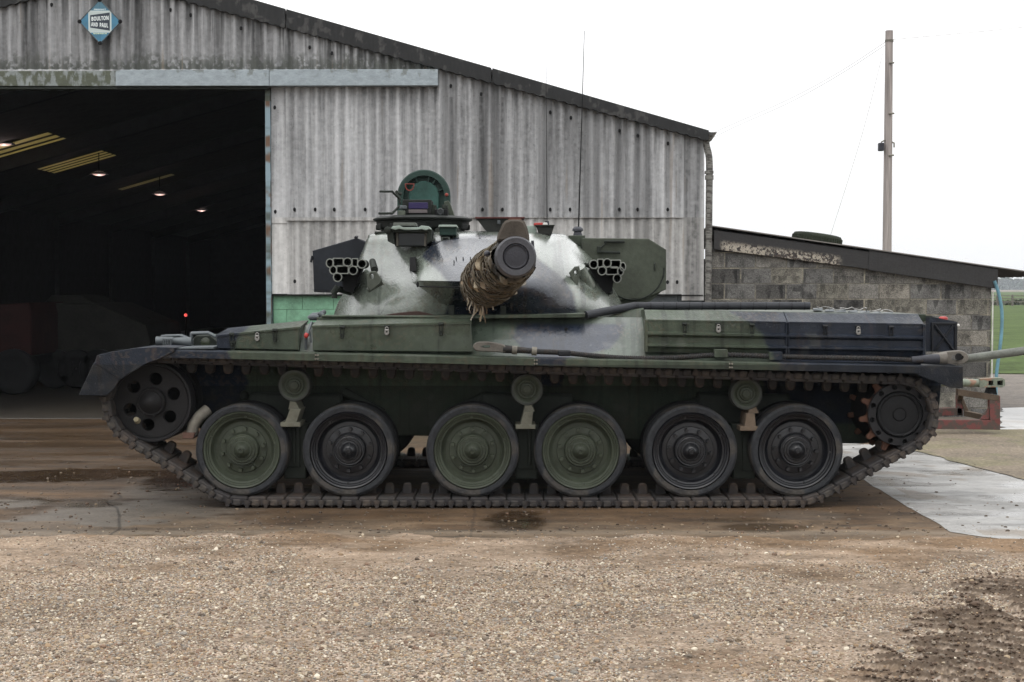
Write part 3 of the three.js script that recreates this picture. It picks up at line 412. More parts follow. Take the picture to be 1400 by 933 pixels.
{
  const d = 27, o = base('parked_armoured_vehicle', P(140, 480, d).setY(0.012), 'dim sloping armoured vehicle parked inside the dark barn', 'armoured vehicle');
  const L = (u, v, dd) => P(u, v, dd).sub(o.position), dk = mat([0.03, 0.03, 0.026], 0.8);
  const pr = (px, d0, d1) => poly(px, d0, d1, 0.02, o.position);
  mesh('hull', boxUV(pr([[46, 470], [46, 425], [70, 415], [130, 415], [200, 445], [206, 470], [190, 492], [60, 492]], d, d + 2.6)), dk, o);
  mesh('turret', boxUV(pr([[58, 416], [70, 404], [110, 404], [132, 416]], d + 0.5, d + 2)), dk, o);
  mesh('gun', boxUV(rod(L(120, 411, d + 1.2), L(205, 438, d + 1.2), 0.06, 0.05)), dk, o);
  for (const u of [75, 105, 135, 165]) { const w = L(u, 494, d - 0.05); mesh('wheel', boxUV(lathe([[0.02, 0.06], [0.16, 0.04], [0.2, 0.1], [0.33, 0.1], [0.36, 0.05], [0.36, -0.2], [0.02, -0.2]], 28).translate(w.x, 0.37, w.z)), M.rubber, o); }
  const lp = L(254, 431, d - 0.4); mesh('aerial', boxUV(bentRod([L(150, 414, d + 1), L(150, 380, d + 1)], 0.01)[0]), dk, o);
  const t = base('red_trailer', P(10, 500, d - 1.5).setY(0.012), 'dim red trailer at the left inside the dark barn', 'trailer'); const L2 = (u, v, dd) => P(u, v, dd).sub(t.position);
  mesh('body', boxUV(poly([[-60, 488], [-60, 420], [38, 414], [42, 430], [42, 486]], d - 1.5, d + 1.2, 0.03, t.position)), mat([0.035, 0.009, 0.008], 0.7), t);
  mesh('chassis', boxUV(poly([[-55, 500], [-55, 489], [40, 488], [40, 498]], d - 1.4, d + 1.1, 0.02, t.position)), M.blackMatt, t);
  for (const u of [-30, 18]) { const w = L2(u, 510, d - 1.55); mesh('wheel', boxUV(lathe([[0.02, 0.06], [0.2, 0.05], [0.24, 0.1], [0.36, 0.1], [0.4, 0.04], [0.4, -0.2], [0.02, -0.2]], 28).translate(w.x, 0.4, w.z)), M.rubber, t); }
  const pl = P(254, 431, 30), a = base('indicator_lamp_stand', V(pl.x, 0.012, pl.z), 'thin stand with a tiny red lamp inside the barn', 'indicator lamp');
  mesh('stand', boxUV(merge([clean(rod(V(0, 0, 0), V(0, pl.y, 0), 0.02)), clean(new THREE.CylinderGeometry(0.16, 0.2, 0.04, 16).translate(0, 0.02, 0))])), M.blackMatt, a);
  mesh('red_lamp', boxUV(new THREE.SphereGeometry(0.035, 12, 8).translate(0, pl.y - 0.012, 0.03)), new THREE.MeshStandardMaterial({ color: rgb(0.3, 0.02, 0.02), emissive: rgb(1.0, 0.12, 0.1), roughness: 0.3 }), a);
  const l = new THREE.PointLight(rgb(1, 0.1, 0.08), 0.01); l.position.set(0, pl.y - 0.012, 0.1); l.castShadow = true; a.add(l);
}

// ================================================================== BLOCK SHED
const SD = 21.15, SO = V(0, 0, -SD), sx = (u) => P(u, HORIZON, SD).x, sy = (v) => P(700, v, SD).y;
const shed = base('block_shed', SO, 'lean-to shed of grey concrete blocks with black roof boards', 'shed');
{
  const r = rng(21), kx = FOCAL / SD, X0 = sx(972), X1 = sx(1356), lowV = (u) => (u < 1187 ? lerp(341, 368, (u - 975) / 210) : lerp(370, 395, (u - 1187) / 170)), topV = (u) => lerp(314, 370, (u - 975) / 387);
  const bt = [0, 1, 2, 3, 4].map((k) => tileFine((u, v, o) => { const a = fbm(u * 5, v * 5, 5, 150 + k, 5), b = vn(u * 110, v * 110, 160 + k, 110), c = sst(0.5, 0.68, fbm(u * 9, v * 4, 4, 165 + k, 0)); const kk = (0.76 + 1.1 * (a - 0.5) + 0.75 * (b - 0.5)) * (1 - [0.45, 0.6, 0.35, 0.7, 0.5][k] * c), t = [[0.172, 0.163, 0.146], [0.138, 0.134, 0.126], [0.23, 0.212, 0.18], [0.075, 0.072, 0.067], [0.19, 0.178, 0.148]][k]; o[0] = t[0] * kk; o[1] = t[1] * kk; o[2] = t[2] * kk; }, true));
  const bm = bt.map((t) => new THREE.MeshStandardMaterial({ map: t, roughness: 0.95, bumpMap: gravelBump, bumpScale: 0.008 }));
  const full = [0, 1, 2, 3].map((k) => { const g = boxUV(box(-0.2155 + k * 0.001, 0.2155 - k * 0.0012, -0.105, 0.105 - k * 0.0008, -0.1, 0.0, 0.004), 1.1), uv = g.attributes.uv; for (let i = 0; i < uv.count; i++) uv.setXY(i, uv.getX(i) + k * 0.27, uv.getY(i) + k * 0.19); return g; });
  const clipX = (c, x, keepLess) => { const o = []; for (let i = 0; i < c.length; i++) { const a = c[i], b = c[(i + 1) % c.length], ia = keepLess ? a.x <= x : a.x >= x, ib = keepLess ? b.x <= x : b.x >= x; if (ia) o.push(a); if (ia !== ib) { const t = (x - a.x) / (b.x - a.x); o.push({ x, y: a.y + t * (b.y - a.y) }); } } return o; };
  const limit = (x) => sy(lerp(topV(700 + x * kx), lowV(700 + x * kx), 0.6));
  const clipS = (c) => { const f = (p) => limit(p.x) - p.y, o = []; for (let i = 0; i < c.length; i++) { const a = c[i], b = c[(i + 1) % c.length], fa = f(a), fb = f(b); if (fa >= 0) o.push(a); if (fa >= 0 !== fb >= 0) { const t = fa / (fa - fb); o.push({ x: a.x + t * (b.x - a.x), y: a.y + t * (b.y - a.y) }); } } return o; };
  for (let row = -3; row < 11; row++) {
    const v1 = 367 + row * 21.3, y1 = sy(v1 - 0) - 0.005, y0 = y1 - 0.2105; if (y1 < 0.02) continue;
    const off = ((row % 2) + 2) % 2 ? 990.6 : 1013;
    for (let k = -2; k < 11; k++) {
      const a = sx(off + (k - 1) * 42.3) + 0.007 + 0.006 * r(), b = sx(off + k * 42.3) - 0.007 - 0.006 * r(), m = bm[[0, 1, 0, 2, 1, 3, 4, 0, 3, 1, 4][(r() * 11) | 0]], dz = (r() - 0.5) * 0.004, kk = (r() * 4) | 0;
      if (b < X0 + 0.03 || a > X1 - 0.03) continue;
      let c = [{ x: a, y: y0 }, { x: b, y: y0 }, { x: b, y: y1 }, { x: a, y: y1 }];
      c = clipX(clipX(clipS(c), X1, true), X0, false); if (c.length < 3) continue;
      const w = Math.max(...c.map((p) => p.x)) - Math.min(...c.map((p) => p.x)), h = Math.max(...c.map((p) => p.y)) - Math.min(...c.map((p) => p.y)); if (w < 0.03 || h < 0.02) continue;
      if (w > 0.42 && c.length === 4 && Math.abs(c[0].y - y0) < 1e-6 && h > 0.2 && Math.abs(Math.min(c[2].y, c[3].y) - y1) < 1e-6) { const o = mesh('block', full[kk], m, shed); o.position.set((a + b) / 2, (y0 + y1) / 2, dz); o.rotation.z = (r() - 0.5) * 0.006; }
      else { const o = mesh('block', boxUV(extr(shapeOf(c), -0.1, 0, 0.005), 1.1), m, shed); o.position.z = dz; }
    }
  }
  const mt = tileFine((u, v, o) => { const a = fbm(u * 9, v * 9, 4, 170, 9), b = vn(u * 90, v * 90, 171, 90); const k = 0.6 + 0.8 * (a - 0.5) + 0.5 * (b - 0.5) + 0.2; const q = sst(0.4, 0.65, fbm(u * 3, v * 5, 4, 178, 3)); o[0] = lerp(0.13, 0.27, q) * k; o[1] = lerp(0.122, 0.245, q) * k; o[2] = lerp(0.105, 0.19, q) * k; }, true), mortar = new THREE.MeshStandardMaterial({ map: mt, roughness: 0.95 });
  { const l = []; for (const z of [-0.11, -0.0045]) for (const x of [X0, X1 - 0.01]) l.push(V(x, -0.02, z), V(x, limit(x) - 0.01, z)); mesh('mortar', boxUV(hull(l)), mortar, shed); }
  { const l = []; for (const z of [-7, -0.12]) for (const x of [X1 - 0.12, X1 - 0.012]) l.push(V(x, -0.02, z), V(x, limit(x), z)); mesh('side_wall', boxUV(hull(l)), bm[0], shed); }
  { const l = []; for (const z of [-7.1, -7]) for (const x of [X0, X1 - 0.02]) l.push(V(x, -0.02, z), V(x, limit(x), z)); mesh('back_wall', boxUV(hull(l)), bm[0], shed); }
  // black roof boards, the first with white paint flaking off its lower half
  const board = tex(2048, 256, (i, j, o) => { const u = i / 2048, v = j / 256, a = fbm(i / 26, j / 26, 4, 172), b = fbm(i / 7, j / 9, 3, 173), c = fbm(i / 90, j / 200, 3, 177); let k = 0.65 + 0.7 * b; let r_ = 0.023 * k, g_ = 0.022 * k, b_ = 0.022 * k; const q = sst(0.6, 0.26, v) * sst(0.03, 0.07, u) * sst(0.83, 0.76, u), m = q * sst(0.42, 0.58, a * 0.65 + b * 0.3 + (u < 0.3 ? 0.08 : 0) + 0.2 * (c - 0.5)); r_ = lerp(r_, 0.30 * k, m); g_ = lerp(g_, 0.27 * k, m); b_ = lerp(b_, 0.22 * k, m); const rr = q * sst(0.5, 0.6, fbm(i / 12, j / 12, 3, 174)) * 0.4 * (1 - m); o[0] = lerp(r_, 0.10, rr); o[1] = lerp(g_, 0.055, rr); o[2] = lerp(b_, 0.035, rr); }, true);
  const board2 = tex(1024, 128, (i, j, o) => { const b = fbm(i / 9, j / 9, 4, 175), a = fbm(i / 6, j / 60, 3, 176); const k = 0.5 + 0.7 * b + 0.4 * a; o[0] = 0.021 * k; o[1] = 0.02 * k; o[2] = 0.02 * k; }, true);
  const bd = (u0, t0, b0, u1, t1, b1, z0, z1, t) => { const g = clean(extr(shapeOf([{ x: sx(u0), y: sy(b0) }, { x: sx(u1), y: sy(b1) }, { x: sx(u1), y: sy(t1) }, { x: sx(u0), y: sy(t0) }]), z0, z1, 0.004)), p = g.attributes.position, uv = new Float32Array(p.count * 2); for (let i = 0; i < p.count; i++) { const f = (p.getX(i) - sx(u0)) / (sx(u1) - sx(u0)); uv[i * 2] = clamp(f, 0.002, 0.998); uv[i * 2 + 1] = clamp((p.getY(i) - lerp(sy(b0), sy(b1), f)) / (sy(t0) - sy(b0)), 0.01, 0.99); } g.setAttribute('uv', new THREE.BufferAttribute(uv, 2)); mesh('roof_board', g, new THREE.MeshStandardMaterial({ map: t, roughness: 0.85, bumpMap: castTex, bumpScale: 0.003 }), shed); };
  bd(975, 315, 341, 1189, 345, 368.5, 0.03, 0.075, board); bd(1186, 342, 369.5, 1362, 368, 395, 0.034, 0.085, board2);
  // corrugated roof with its eave reaching past the wall
  const pos = [], idx = [], nz = 150, us = [973, 1080, 1200, 1320, 1436]; us.forEach((u) => { for (let j = 0; j <= nz; j++) { const z = 0.1 - j * 0.0475; pos.push(sx(u), sy(topV(u) - 3) + 0.016 * Math.cos(z / 0.076 * Math.PI * 2) + 0.01, z); } });
  for (let i = 0; i < us.length - 1; i++) for (let j = 0; j < nz; j++) { const a = i * (nz + 1) + j; idx.push(a, a + nz + 1, a + nz + 2, a, a + nz + 2, a + 1); }
  const rg = new THREE.BufferGeometry(); rg.setAttribute('position', new THREE.Float32BufferAttribute(pos, 3)); rg.setIndex(idx); rg.computeVertexNormals();
  const rg2 = rg.clone(); rg2.translate(0, -0.008, 0); mesh('roof', merge([rg, rg2]), mat([0.07, 0.062, 0.055], 0.85), shed);
  mesh('wall_pipe', boxUV(rod(V(sx(1357.3), 0.02, 0.02), V(sx(1357.3), sy(399), 0.02), 0.011, 0.011, 8)), M.white, shed);
}
{ // tyre lying on the shed roof
  const c = P(1117, 331, 22.2), o = base('old_tyre', c, 'old mossy tyre lying flat on the block shed roof', 'tyre');
  const w = 0.365, g = lathe([[w - 0.17, -0.06], [w - 0.06, -0.1], [w - 0.015, -0.09], [w, -0.06], [w + 0.004, 0], [w, 0.06], [w - 0.015, 0.09], [w - 0.06, 0.1], [w - 0.17, 0.06], [w - 0.15, 0], [w - 0.17, -0.06]], 48); g.rotateX(-Math.PI / 2);
  mesh('casing', boxUV(g, 2), mat([0.03, 0.036, 0.026], 0.95), o); const tr = []; for (let i = 0; i < 48; i++) { const b = box(-0.012, 0.012, -0.055, 0.055, -0.008, 0.008, 0.002); b.translate(0, 0, w + 0.006); b.rotateY(i / 48 * Math.PI * 2); tr.push(b); } mesh('tread', merge(tr), mat([0.034, 0.042, 0.028], 0.95), o).userData.kind = 'stuff';
  o.rotation.z = -Math.atan(0.145); o.position.y += 0.02;
}
{ // telegraph pole and its wires
  const d = 36, b = P(1213, 350, d).setY(-0.07), tp = P(1216, 42, d), o = base('utility_pole', b, 'weathered wooden utility pole standing behind the block shed', 'utility pole'), L = (u, v, z = 0) => { const p = P(u, v, d).sub(b); p.z += z; return p; };
  const wt = tex(128, 1024, (i, j, q) => { const a = fbm(i / 5, j / 70, 4, 180), c = fbm(i / 30, j / 120, 3, 181); const k = 0.7 + 0.6 * (a - 0.5) + 0.4 * (c - 0.5); q[0] = 0.37 * k; q[1] = 0.325 * k; q[2] = 0.305 * k; }, true);
  const pg = rod(V(0, 0, 0), tp.clone().sub(b), 0.12, 0.092, 20); mesh('pole', pg, new THREE.MeshStandardMaterial({ map: wt, roughness: 0.9 }), o);
  for (const [u, v] of [[1217, 87], [1217, 156], [1216.5, 213]]) mesh('step_bolt', boxUV(rod(L(u - 3, v, 0.12), L(u + 4, v, 0.14), 0.022)), M.greyMetal, o);
  mesh('pole_band', boxUV(new THREE.CylinderGeometry(0.105, 0.105, 0.05, 16).translate(L(1216, 56).x, L(1216, 56).y, 0)), M.greyMetal, o);
  mesh('junction_box', boxUV(box(L(1202, 0).x, L(1209, 0).x, L(0, 207).y, L(0, 196).y, 0, 0.14, 0.01)), M.plastic, o); mesh('bracket', merge(bentRod([L(1204, 195, 0.05), L(1211, 191, 0.05), L(1222, 196, 0.05), L(1222, 202, 0.05)], 0.018)), M.greyMetal, o);
  const wm = mat([0.62, 0.61, 0.60], 0.6); const wire = (p, r, label) => tag(mesh('overhead_wire', boxUV(tube(p, r * 0.6, 40, 5)), wm, scene), label, 'wire');
  const far = (u, v, dd) => P(u, v, dd);
  wire([P(1210, 58, d), P(1150, 97, 40), P(1080, 135, 46), P(990, 175, 54), P(900, 215, 62)], 0.011, 'upper of two thin wires running from pole toward the barn');
  wire([P(1210, 62, d), P(1150, 101, 40), P(1080, 140, 46), P(1000, 176, 54), P(900, 225, 62)], 0.011, 'lower of two thin wires running from pole toward the barn');
  wire([P(1208, 70, d), P(1180, 180, 36.5), P(1137, 318, 37), P(1120, 372, 37)], 0.009, 'thin stay wire slanting down left of the pole');
  wire([P(1221, 54, d), P(1310, 46, 36), P(1400, 37, 36), P(1600, 12, 36)], 0.011, 'thin wire running right from the top of the pole');
}
{ // blue hose
  const q = (u, v, dz = 0) => P(u, v, SD - 0.1 + dz); tag(mesh('blue_hose', boxUV(tube([q(1360, 384), q(1366, 402), q(1370, 425), q(1370, 450), q(1367, 480), q(1363, 510), q(1362, 540), q(1362, 569), q(1368, 572, -0.1)], 0.024, 60, 10)), mat([0.13, 0.29, 0.37], 0.45), scene), 'pale blue hose hanging from the shed roof corner', 'hose');
}
// ================================================================== FIELD FENCE AND FAR TREES
{
  const d = 150, b = V(P(1380, 420, d).x, -0.05, -d), f = base('field_fence', b, 'distant post and rail fence across the pasture', 'fence'), wm = mat([0.16, 0.15, 0.13], 0.9);
  for (const u of [1310, 1330, 1352, 1364, 1384.5, 1405, 1425, 1446]) { const x = P(u, 420, d).x - b.x; mesh('post', boxUV(box(x - 0.09, x + 0.09, 0, 1.25, -0.09, 0.09, 0.01)), wm, f); }
  for (const y of [1.12, 0.82, 0.5]) mesh('rail', boxUV(box(P(1300, 420, d).x - b.x, P(1460, 420, d).x - b.x, y - 0.045, y + 0.045, 0.095, 0.13, 0.005)), wm, f);
}
{ // far tree belts and a low hedge, seen as masses
  const leaf = new THREE.PlaneGeometry(1, 1), r = rng(31), q = new THREE.Object3D(), c = new THREE.Color();
  const belt = (name, label, n, x0, x1, z, hf, s, colr) => { const g = base(name, V(0, 0, 0), label, null); g.userData.kind = 'stuff'; const im = new THREE.InstancedMesh(leaf, new THREE.MeshStandardMaterial({ roughness: 0.9, side: THREE.DoubleSide }), n); im.name = 'foliage'; im.userData.kind = 'stuff'; im.castShadow = im.receiveShadow = true; for (let i = 0; i < n; i++) { const x = lerp(x0, x1, r()), h = hf(x), y = h * Math.pow(r(), 0.8); q.position.set(x, y - 0.1, z + (r() - 0.5) * 8); q.rotation.set(r() * 6, r() * 6, r() * 6); q.scale.setScalar(s * (0.5 + r())); q.updateMatrix(); im.setMatrixAt(i, q.matrix); const k = 0.6 + 0.8 * r(); c.setRGB(colr[0] * k, colr[1] * k, colr[2] * k); im.setColorAt(i, c); } g.add(im); };
  belt('treeline', 'hazy blue-grey belt of trees beyond the pasture', 22000, 330, 640, -1450, (x) => 2 + 9 * fbm(x * 0.022, 2, 3, 190) + 3 * vn(x * 0.18, 1, 191), 2.4, [0.06, 0.075, 0.05]);
  belt('hedge', 'low dark hedge along the far edge of the pasture', 9000, 44, 70, -162, (x) => 0.25 + 0.55 * fbm(x * 0.6, 5, 3, 192), 0.22, [0.05, 0.055, 0.03]);
}
{ // red steel frame behind the rear of the tank
  const d = 18.6, o = base('red_steel_frame', P(1330, 588, d).setY(0.012), 'rusty red steel frame standing by the block shed', 'frame'), L = (u, v, dd) => P(u, v, dd).sub(o.position);
  const rt = tileFine((u, v, q) => { const a = fbm(u * 6, v * 6, 5, 200, 6), b = fbm(u * 20, v * 20, 3, 201, 20), m = sst(0.42, 0.56, a * 0.7 + b * 0.3); q[0] = lerp(0.125, 0.06, m); q[1] = lerp(0.034, 0.042, m); q[2] = lerp(0.03, 0.033, m); }, true), rm = new THREE.MeshStandardMaterial({ map: rt, roughness: 0.7, bumpMap: bumpTex, bumpScale: 0.003 }), br = mat([0.10, 0.075, 0.055], 0.8);
  const bar = (px, d0, d1, m = rm, n = 'frame_bar') => mesh(n, boxUV(poly(px, d0, d1, 0.004, o.position), 2), m, o);
  bar([[1240, 574], [1368, 575], [1368, 588], [1240, 586]], d, d + 0.08, rm, 'bottom_rail'); bar([[1353, 541], [1368, 542], [1368, 575], [1354, 575]], d, d + 0.08, rm, 'upright');
  bar([[1310, 532], [1367, 541], [1367, 549], [1310, 541]], d - 0.003, d + 0.09, br, 'top_rail'); bar([[1340, 574], [1353, 556], [1353, 574]], d + 0.02, d + 0.05, rm, 'gusset');
  const e = d + 0.75; bar([[1240, 559], [1316, 558], [1316, 568], [1240, 570]], e, e + 0.08, rm, 'bottom_rail'); bar([[1309, 541], [1317, 540], [1317, 568], [1309, 568]], e, e + 0.08, rm, 'upright'); bar([[1317, 544], [1328, 568], [1321, 568], [1314, 548]], e - 0.01, e + 0.03, br, 'brace'); bar([[1300, 568], [1309, 555], [1309, 568]], e + 0.02, e + 0.05, rm, 'gusset');
  mesh('cross_bar', boxUV(hull([L(1318, 562, e), L(1318, 569, e), L(1325, 562, e), L(1325, 569, e), L(1346, 575, d + 0.08), L(1354, 575, d + 0.08), L(1346, 568, d + 0.08), L(1354, 568, d + 0.08)])), br, o);
  mesh('cross_bar', boxUV(hull([L(1310, 532, d + 0.1), L(1318, 533, d + 0.1), L(1310, 540, d + 0.1), L(1318, 541, d + 0.1), L(1309, 541, e), L(1316, 541, e), L(1309, 548, e), L(1316, 548, e)])), br, o);
  mesh('rest_block', boxUV(poly([[1350, 538], [1364, 540], [1362, 530], [1353, 530]], d + 0.0, d + 0.12, 0.004, o.position)), M.blackMatt, o);
}
{ // towing bar lying on the frame
  const d = 18.55, o = base('towing_bar', P(1345, 523, d), 'camouflaged tow bar with slotted end lying on the red frame', 'tow bar'), L = (u, v, dd) => P(u, v, dd).sub(o.position);
  const tm = new THREE.MeshStandardMaterial({ map: tileFine((u, v, q) => { const m = sst(0.46, 0.54, fbm(u * 4, v * 4, 3, 205, 4)), k = 0.7 + 0.6 * fbm(u * 20, v * 20, 3, 206, 20); q[0] = lerp(0.14, 0.2, m) * k; q[1] = lerp(0.16, 0.115, m) * k; q[2] = lerp(0.12, 0.075, m) * k; }, true), roughness: 0.6 });
  mesh('bar', boxUV(rod(L(1215, 522, d + 0.06), L(1347, 524, d + 0.06), 0.05, 0.05, 16), 2), tm, o);
  const sh = shapeOf([[1340, 518], [1370, 516.5], [1374.5, 519], [1375, 527], [1371, 530], [1340, 530]].map(([u, v]) => L(u, v, d))); for (const [a, b] of [[1351.5, 1359], [1363.5, 1372]]) sh.holes.push(new THREE.Path([[a, 520.5], [b, 520], [b, 527.5], [a, 527.5]].map(([u, v]) => { const p = L(u, v, d); return new THREE.Vector2(p.x, p.y); })));
  mesh('slotted_end', boxUV(extr(sh, -0.1, 0.0, 0.004), 2), tm, o); mesh('dark_liner', boxUV(poly([[1350, 519.5], [1373.5, 519.5], [1373.5, 528.5], [1350, 528.5]], d + 0.105, d + 0.12, 0, o.position)), M.blackMatt, o);
}
{ // grey pole from the towing eye, out past the picture edge to a wheeled dolly
  const a = P(1316, 491.5, 12.55), b = P(1404, 479.5, 12.55), dir = b.clone().sub(a), e = a.clone().addScaledVector(dir, 3.2), o = base('tow_pole', a.clone(), 'grey steel tow pole reaching right from the towing eye', 'tow pole');
  mesh('pole', boxUV(rod(V(0, 0, 0), e.clone().sub(a), 0.036, 0.036, 18), 2), mat([0.13, 0.14, 0.125], 0.5), o); mesh('support_leg', boxUV(rod(e.clone().sub(a).add(V(0, 0, 0.02)), V(e.x - a.x, -a.y, 0.02), 0.04, 0.05, 14)), M.greyMetal, o); mesh('foot_plate', boxUV(box(e.x - a.x - 0.15, e.x - a.x + 0.15, -a.y + 0.012, -a.y + 0.03, -0.13, 0.17, 0.004)), M.greyMetal, o);
}

// ================================================================== TANK
const TO = V(0, 0, -14), tank = base('battle_tank', TO, 'green and black camouflaged battle tank with its gun pointing at the viewer', 'tank');
const T = (u, v, d) => P(u, v, d).sub(TO);
const tp = (px, d0, d1, b = 0.004) => poly(px, d0, d1, b, TO);
// paint pattern of the hull side, in photograph pixels of the near side converted to metres
const CX0 = -4.3, CX1 = 4.5, CY0 = -0.2, CY1 = 4.2, CD = 12.35;
const hullBlack = [[[60, 380], [318, 380], [330, 445], [312, 482], [322, 500], [300, 540], [60, 560]], [[705, 425], [862, 425], [850, 452], [838, 470], [800, 482], [775, 488], [770, 505], [735, 505], [732, 488], [716, 476], [700, 452]], [[1005, 415], [1400, 415], [1400, 560], [1072, 560], [1062, 500], [1052, 474], [1042, 452], [1018, 432]]];
const camoPaint = (u, v, x, y, blacks, o, pale = 0) => {
  const wob = 5 * (fbm(u * 0.03, v * 0.03, 3, 300) - 0.5); let m = 0; for (const b of blacks) m = Math.max(m, sst(-3, 4, polyDist(b, u, v) + wob));
  const a = fbm(x * 2.5, y * 2.5, 4, 301), c = fbm(x * 26, y * 26, 3, 302), st = fbm(x * 16, y * 1.6, 3, 303), sp = vn(x * 85, y * 85, 304), wear = sst(0.66, 0.8, fbm(x * 7, y * 7, 4, 305));
  const drip = sst(0.62, 0.75, fbm(x * 24, y * 1.1 + 7, 3, 307)), mudS = sst(0.64, 0.7, vn(x * 48, y * 48, 308)) * sst(0.45, 0.65, fbm(x * 4, y * 5, 3, 309)), chip = sst(0.86, 0.92, vn(x * 78 + 3, y * 78, 312)) * sst(0.54, 0.68, fbm(x * 6, y * 6, 3, 313)), rust = sst(0.7, 0.78, fbm(x * 18, y * 2.4, 4, 314));
  const k = 0.85 + 0.5 * (a - 0.5) + 0.4 * (c - 0.5) + 0.4 * (st - 0.5) + (sp > 0.94 ? 0.35 : 0) - 0.3 * drip;
  const g = [lerp(0.050, 0.135, pale), lerp(0.063, 0.155, pale), lerp(0.044, 0.13, pale)], bl = [0.013, 0.0175, 0.0275];  // pale lifts the green toward a sky-lit tone
  for (let q = 0; q < 3; q++) o[q] = lerp(lerp(g[q], bl[q], m) * k, [0.13, 0.13, 0.115][q], wear * 0.22);
  for (let q = 0; q < 3; q++) { o[q] = lerp(o[q], [0.10, 0.075, 0.05][q], mudS * 0.22); o[q] = lerp(o[q], [0.09, 0.095, 0.09][q], chip * 0.5); o[q] = lerp(o[q], [0.075, 0.04, 0.025][q], rust * 0.14); }
};
const hullTex = tex(2048, 1024, (i, j, o) => { const x = lerp(CX0, CX1, i / 2048), y = lerp(CY0, CY1, j / 1024), u = 700 + x * FOCAL / CD, v = HORIZON - (y - EYE) * FOCAL / CD; camoPaint(u, v, x, y, hullBlack, o); if (v > 505) { const d = sst(0.45, 0.7, fbm(x * 6, y * 6, 4, 306)); o[0] = lerp(o[0] * 0.5, 0.024, d * 0.4); o[1] = lerp(o[1] * 0.5, 0.022, d * 0.4); o[2] = lerp(o[2] * 0.5, 0.017, d * 0.4); } }, true);  // below the guards the paint is halved: shade painted in, mixed with mud
const rep = (t, a, b) => { const c = t.clone(); c.repeat.set(a, b); c.needsUpdate = true; return c; }, bumpR = rep(bumpTex, 13, 6.5), roughR = rep(roughTex, 9, 4.5), castR = rep(castTex, 16, 8), castT = rep(castTex, 6, 2), roughT = rep(roughTex, 4, 1.4);
const camo = new THREE.MeshPhysicalMaterial({ map: hullTex, roughnessMap: roughR, roughness: 0.72, bumpMap: bumpR, bumpScale: 0.003, specularIntensity: 0.45 });
const dentTex = tileFine((u, v, o) => { o[0] = o[1] = o[2] = fbm(u * 3, v * 3, 2, 310, 3) * 0.9 + 0.1 * fbm(u * 20, v * 20, 2, 311, 20); });
const camoCastLit = new THREE.MeshPhysicalMaterial({ map: hullTex, color: rgb(1.25, 1.3, 1.4), roughnessMap: roughR, roughness: 0.55, bumpMap: castR, bumpScale: 0.006, specularIntensity: 1, clearcoat: 0.35, clearcoatRoughness: 0.3 });  // hull paint brightened and blued: sky light on the sloped side in the colour
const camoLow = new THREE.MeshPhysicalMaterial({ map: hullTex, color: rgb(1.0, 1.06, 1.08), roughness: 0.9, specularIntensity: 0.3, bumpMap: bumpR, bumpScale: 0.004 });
const camoDent = new THREE.MeshPhysicalMaterial({ specularIntensity: 0.7, map: hullTex, roughnessMap: roughR, roughness: 0.58, bumpMap: rep(dentTex, 6, 3), bumpScale: 0.035 });
function cuv(g) { g = clean(g); const p = g.attributes.position, uv = new Float32Array(p.count * 2); for (let i = 0; i < p.count; i++) { const z = p.getZ(i) + TO.z, y = p.getY(i) + 0.3 * (-12.35 - z); uv[i * 2] = (p.getX(i) - CX0) / (CX1 - CX0); uv[i * 2 + 1] = (y - CY0) / (CY1 - CY0); } g.setAttribute('uv', new THREE.BufferAttribute(uv, 2)); return g; }
const cm = (l) => cuv(merge(l)), tm = (name, g, m, parent = tank) => mesh(name, g, m, parent);
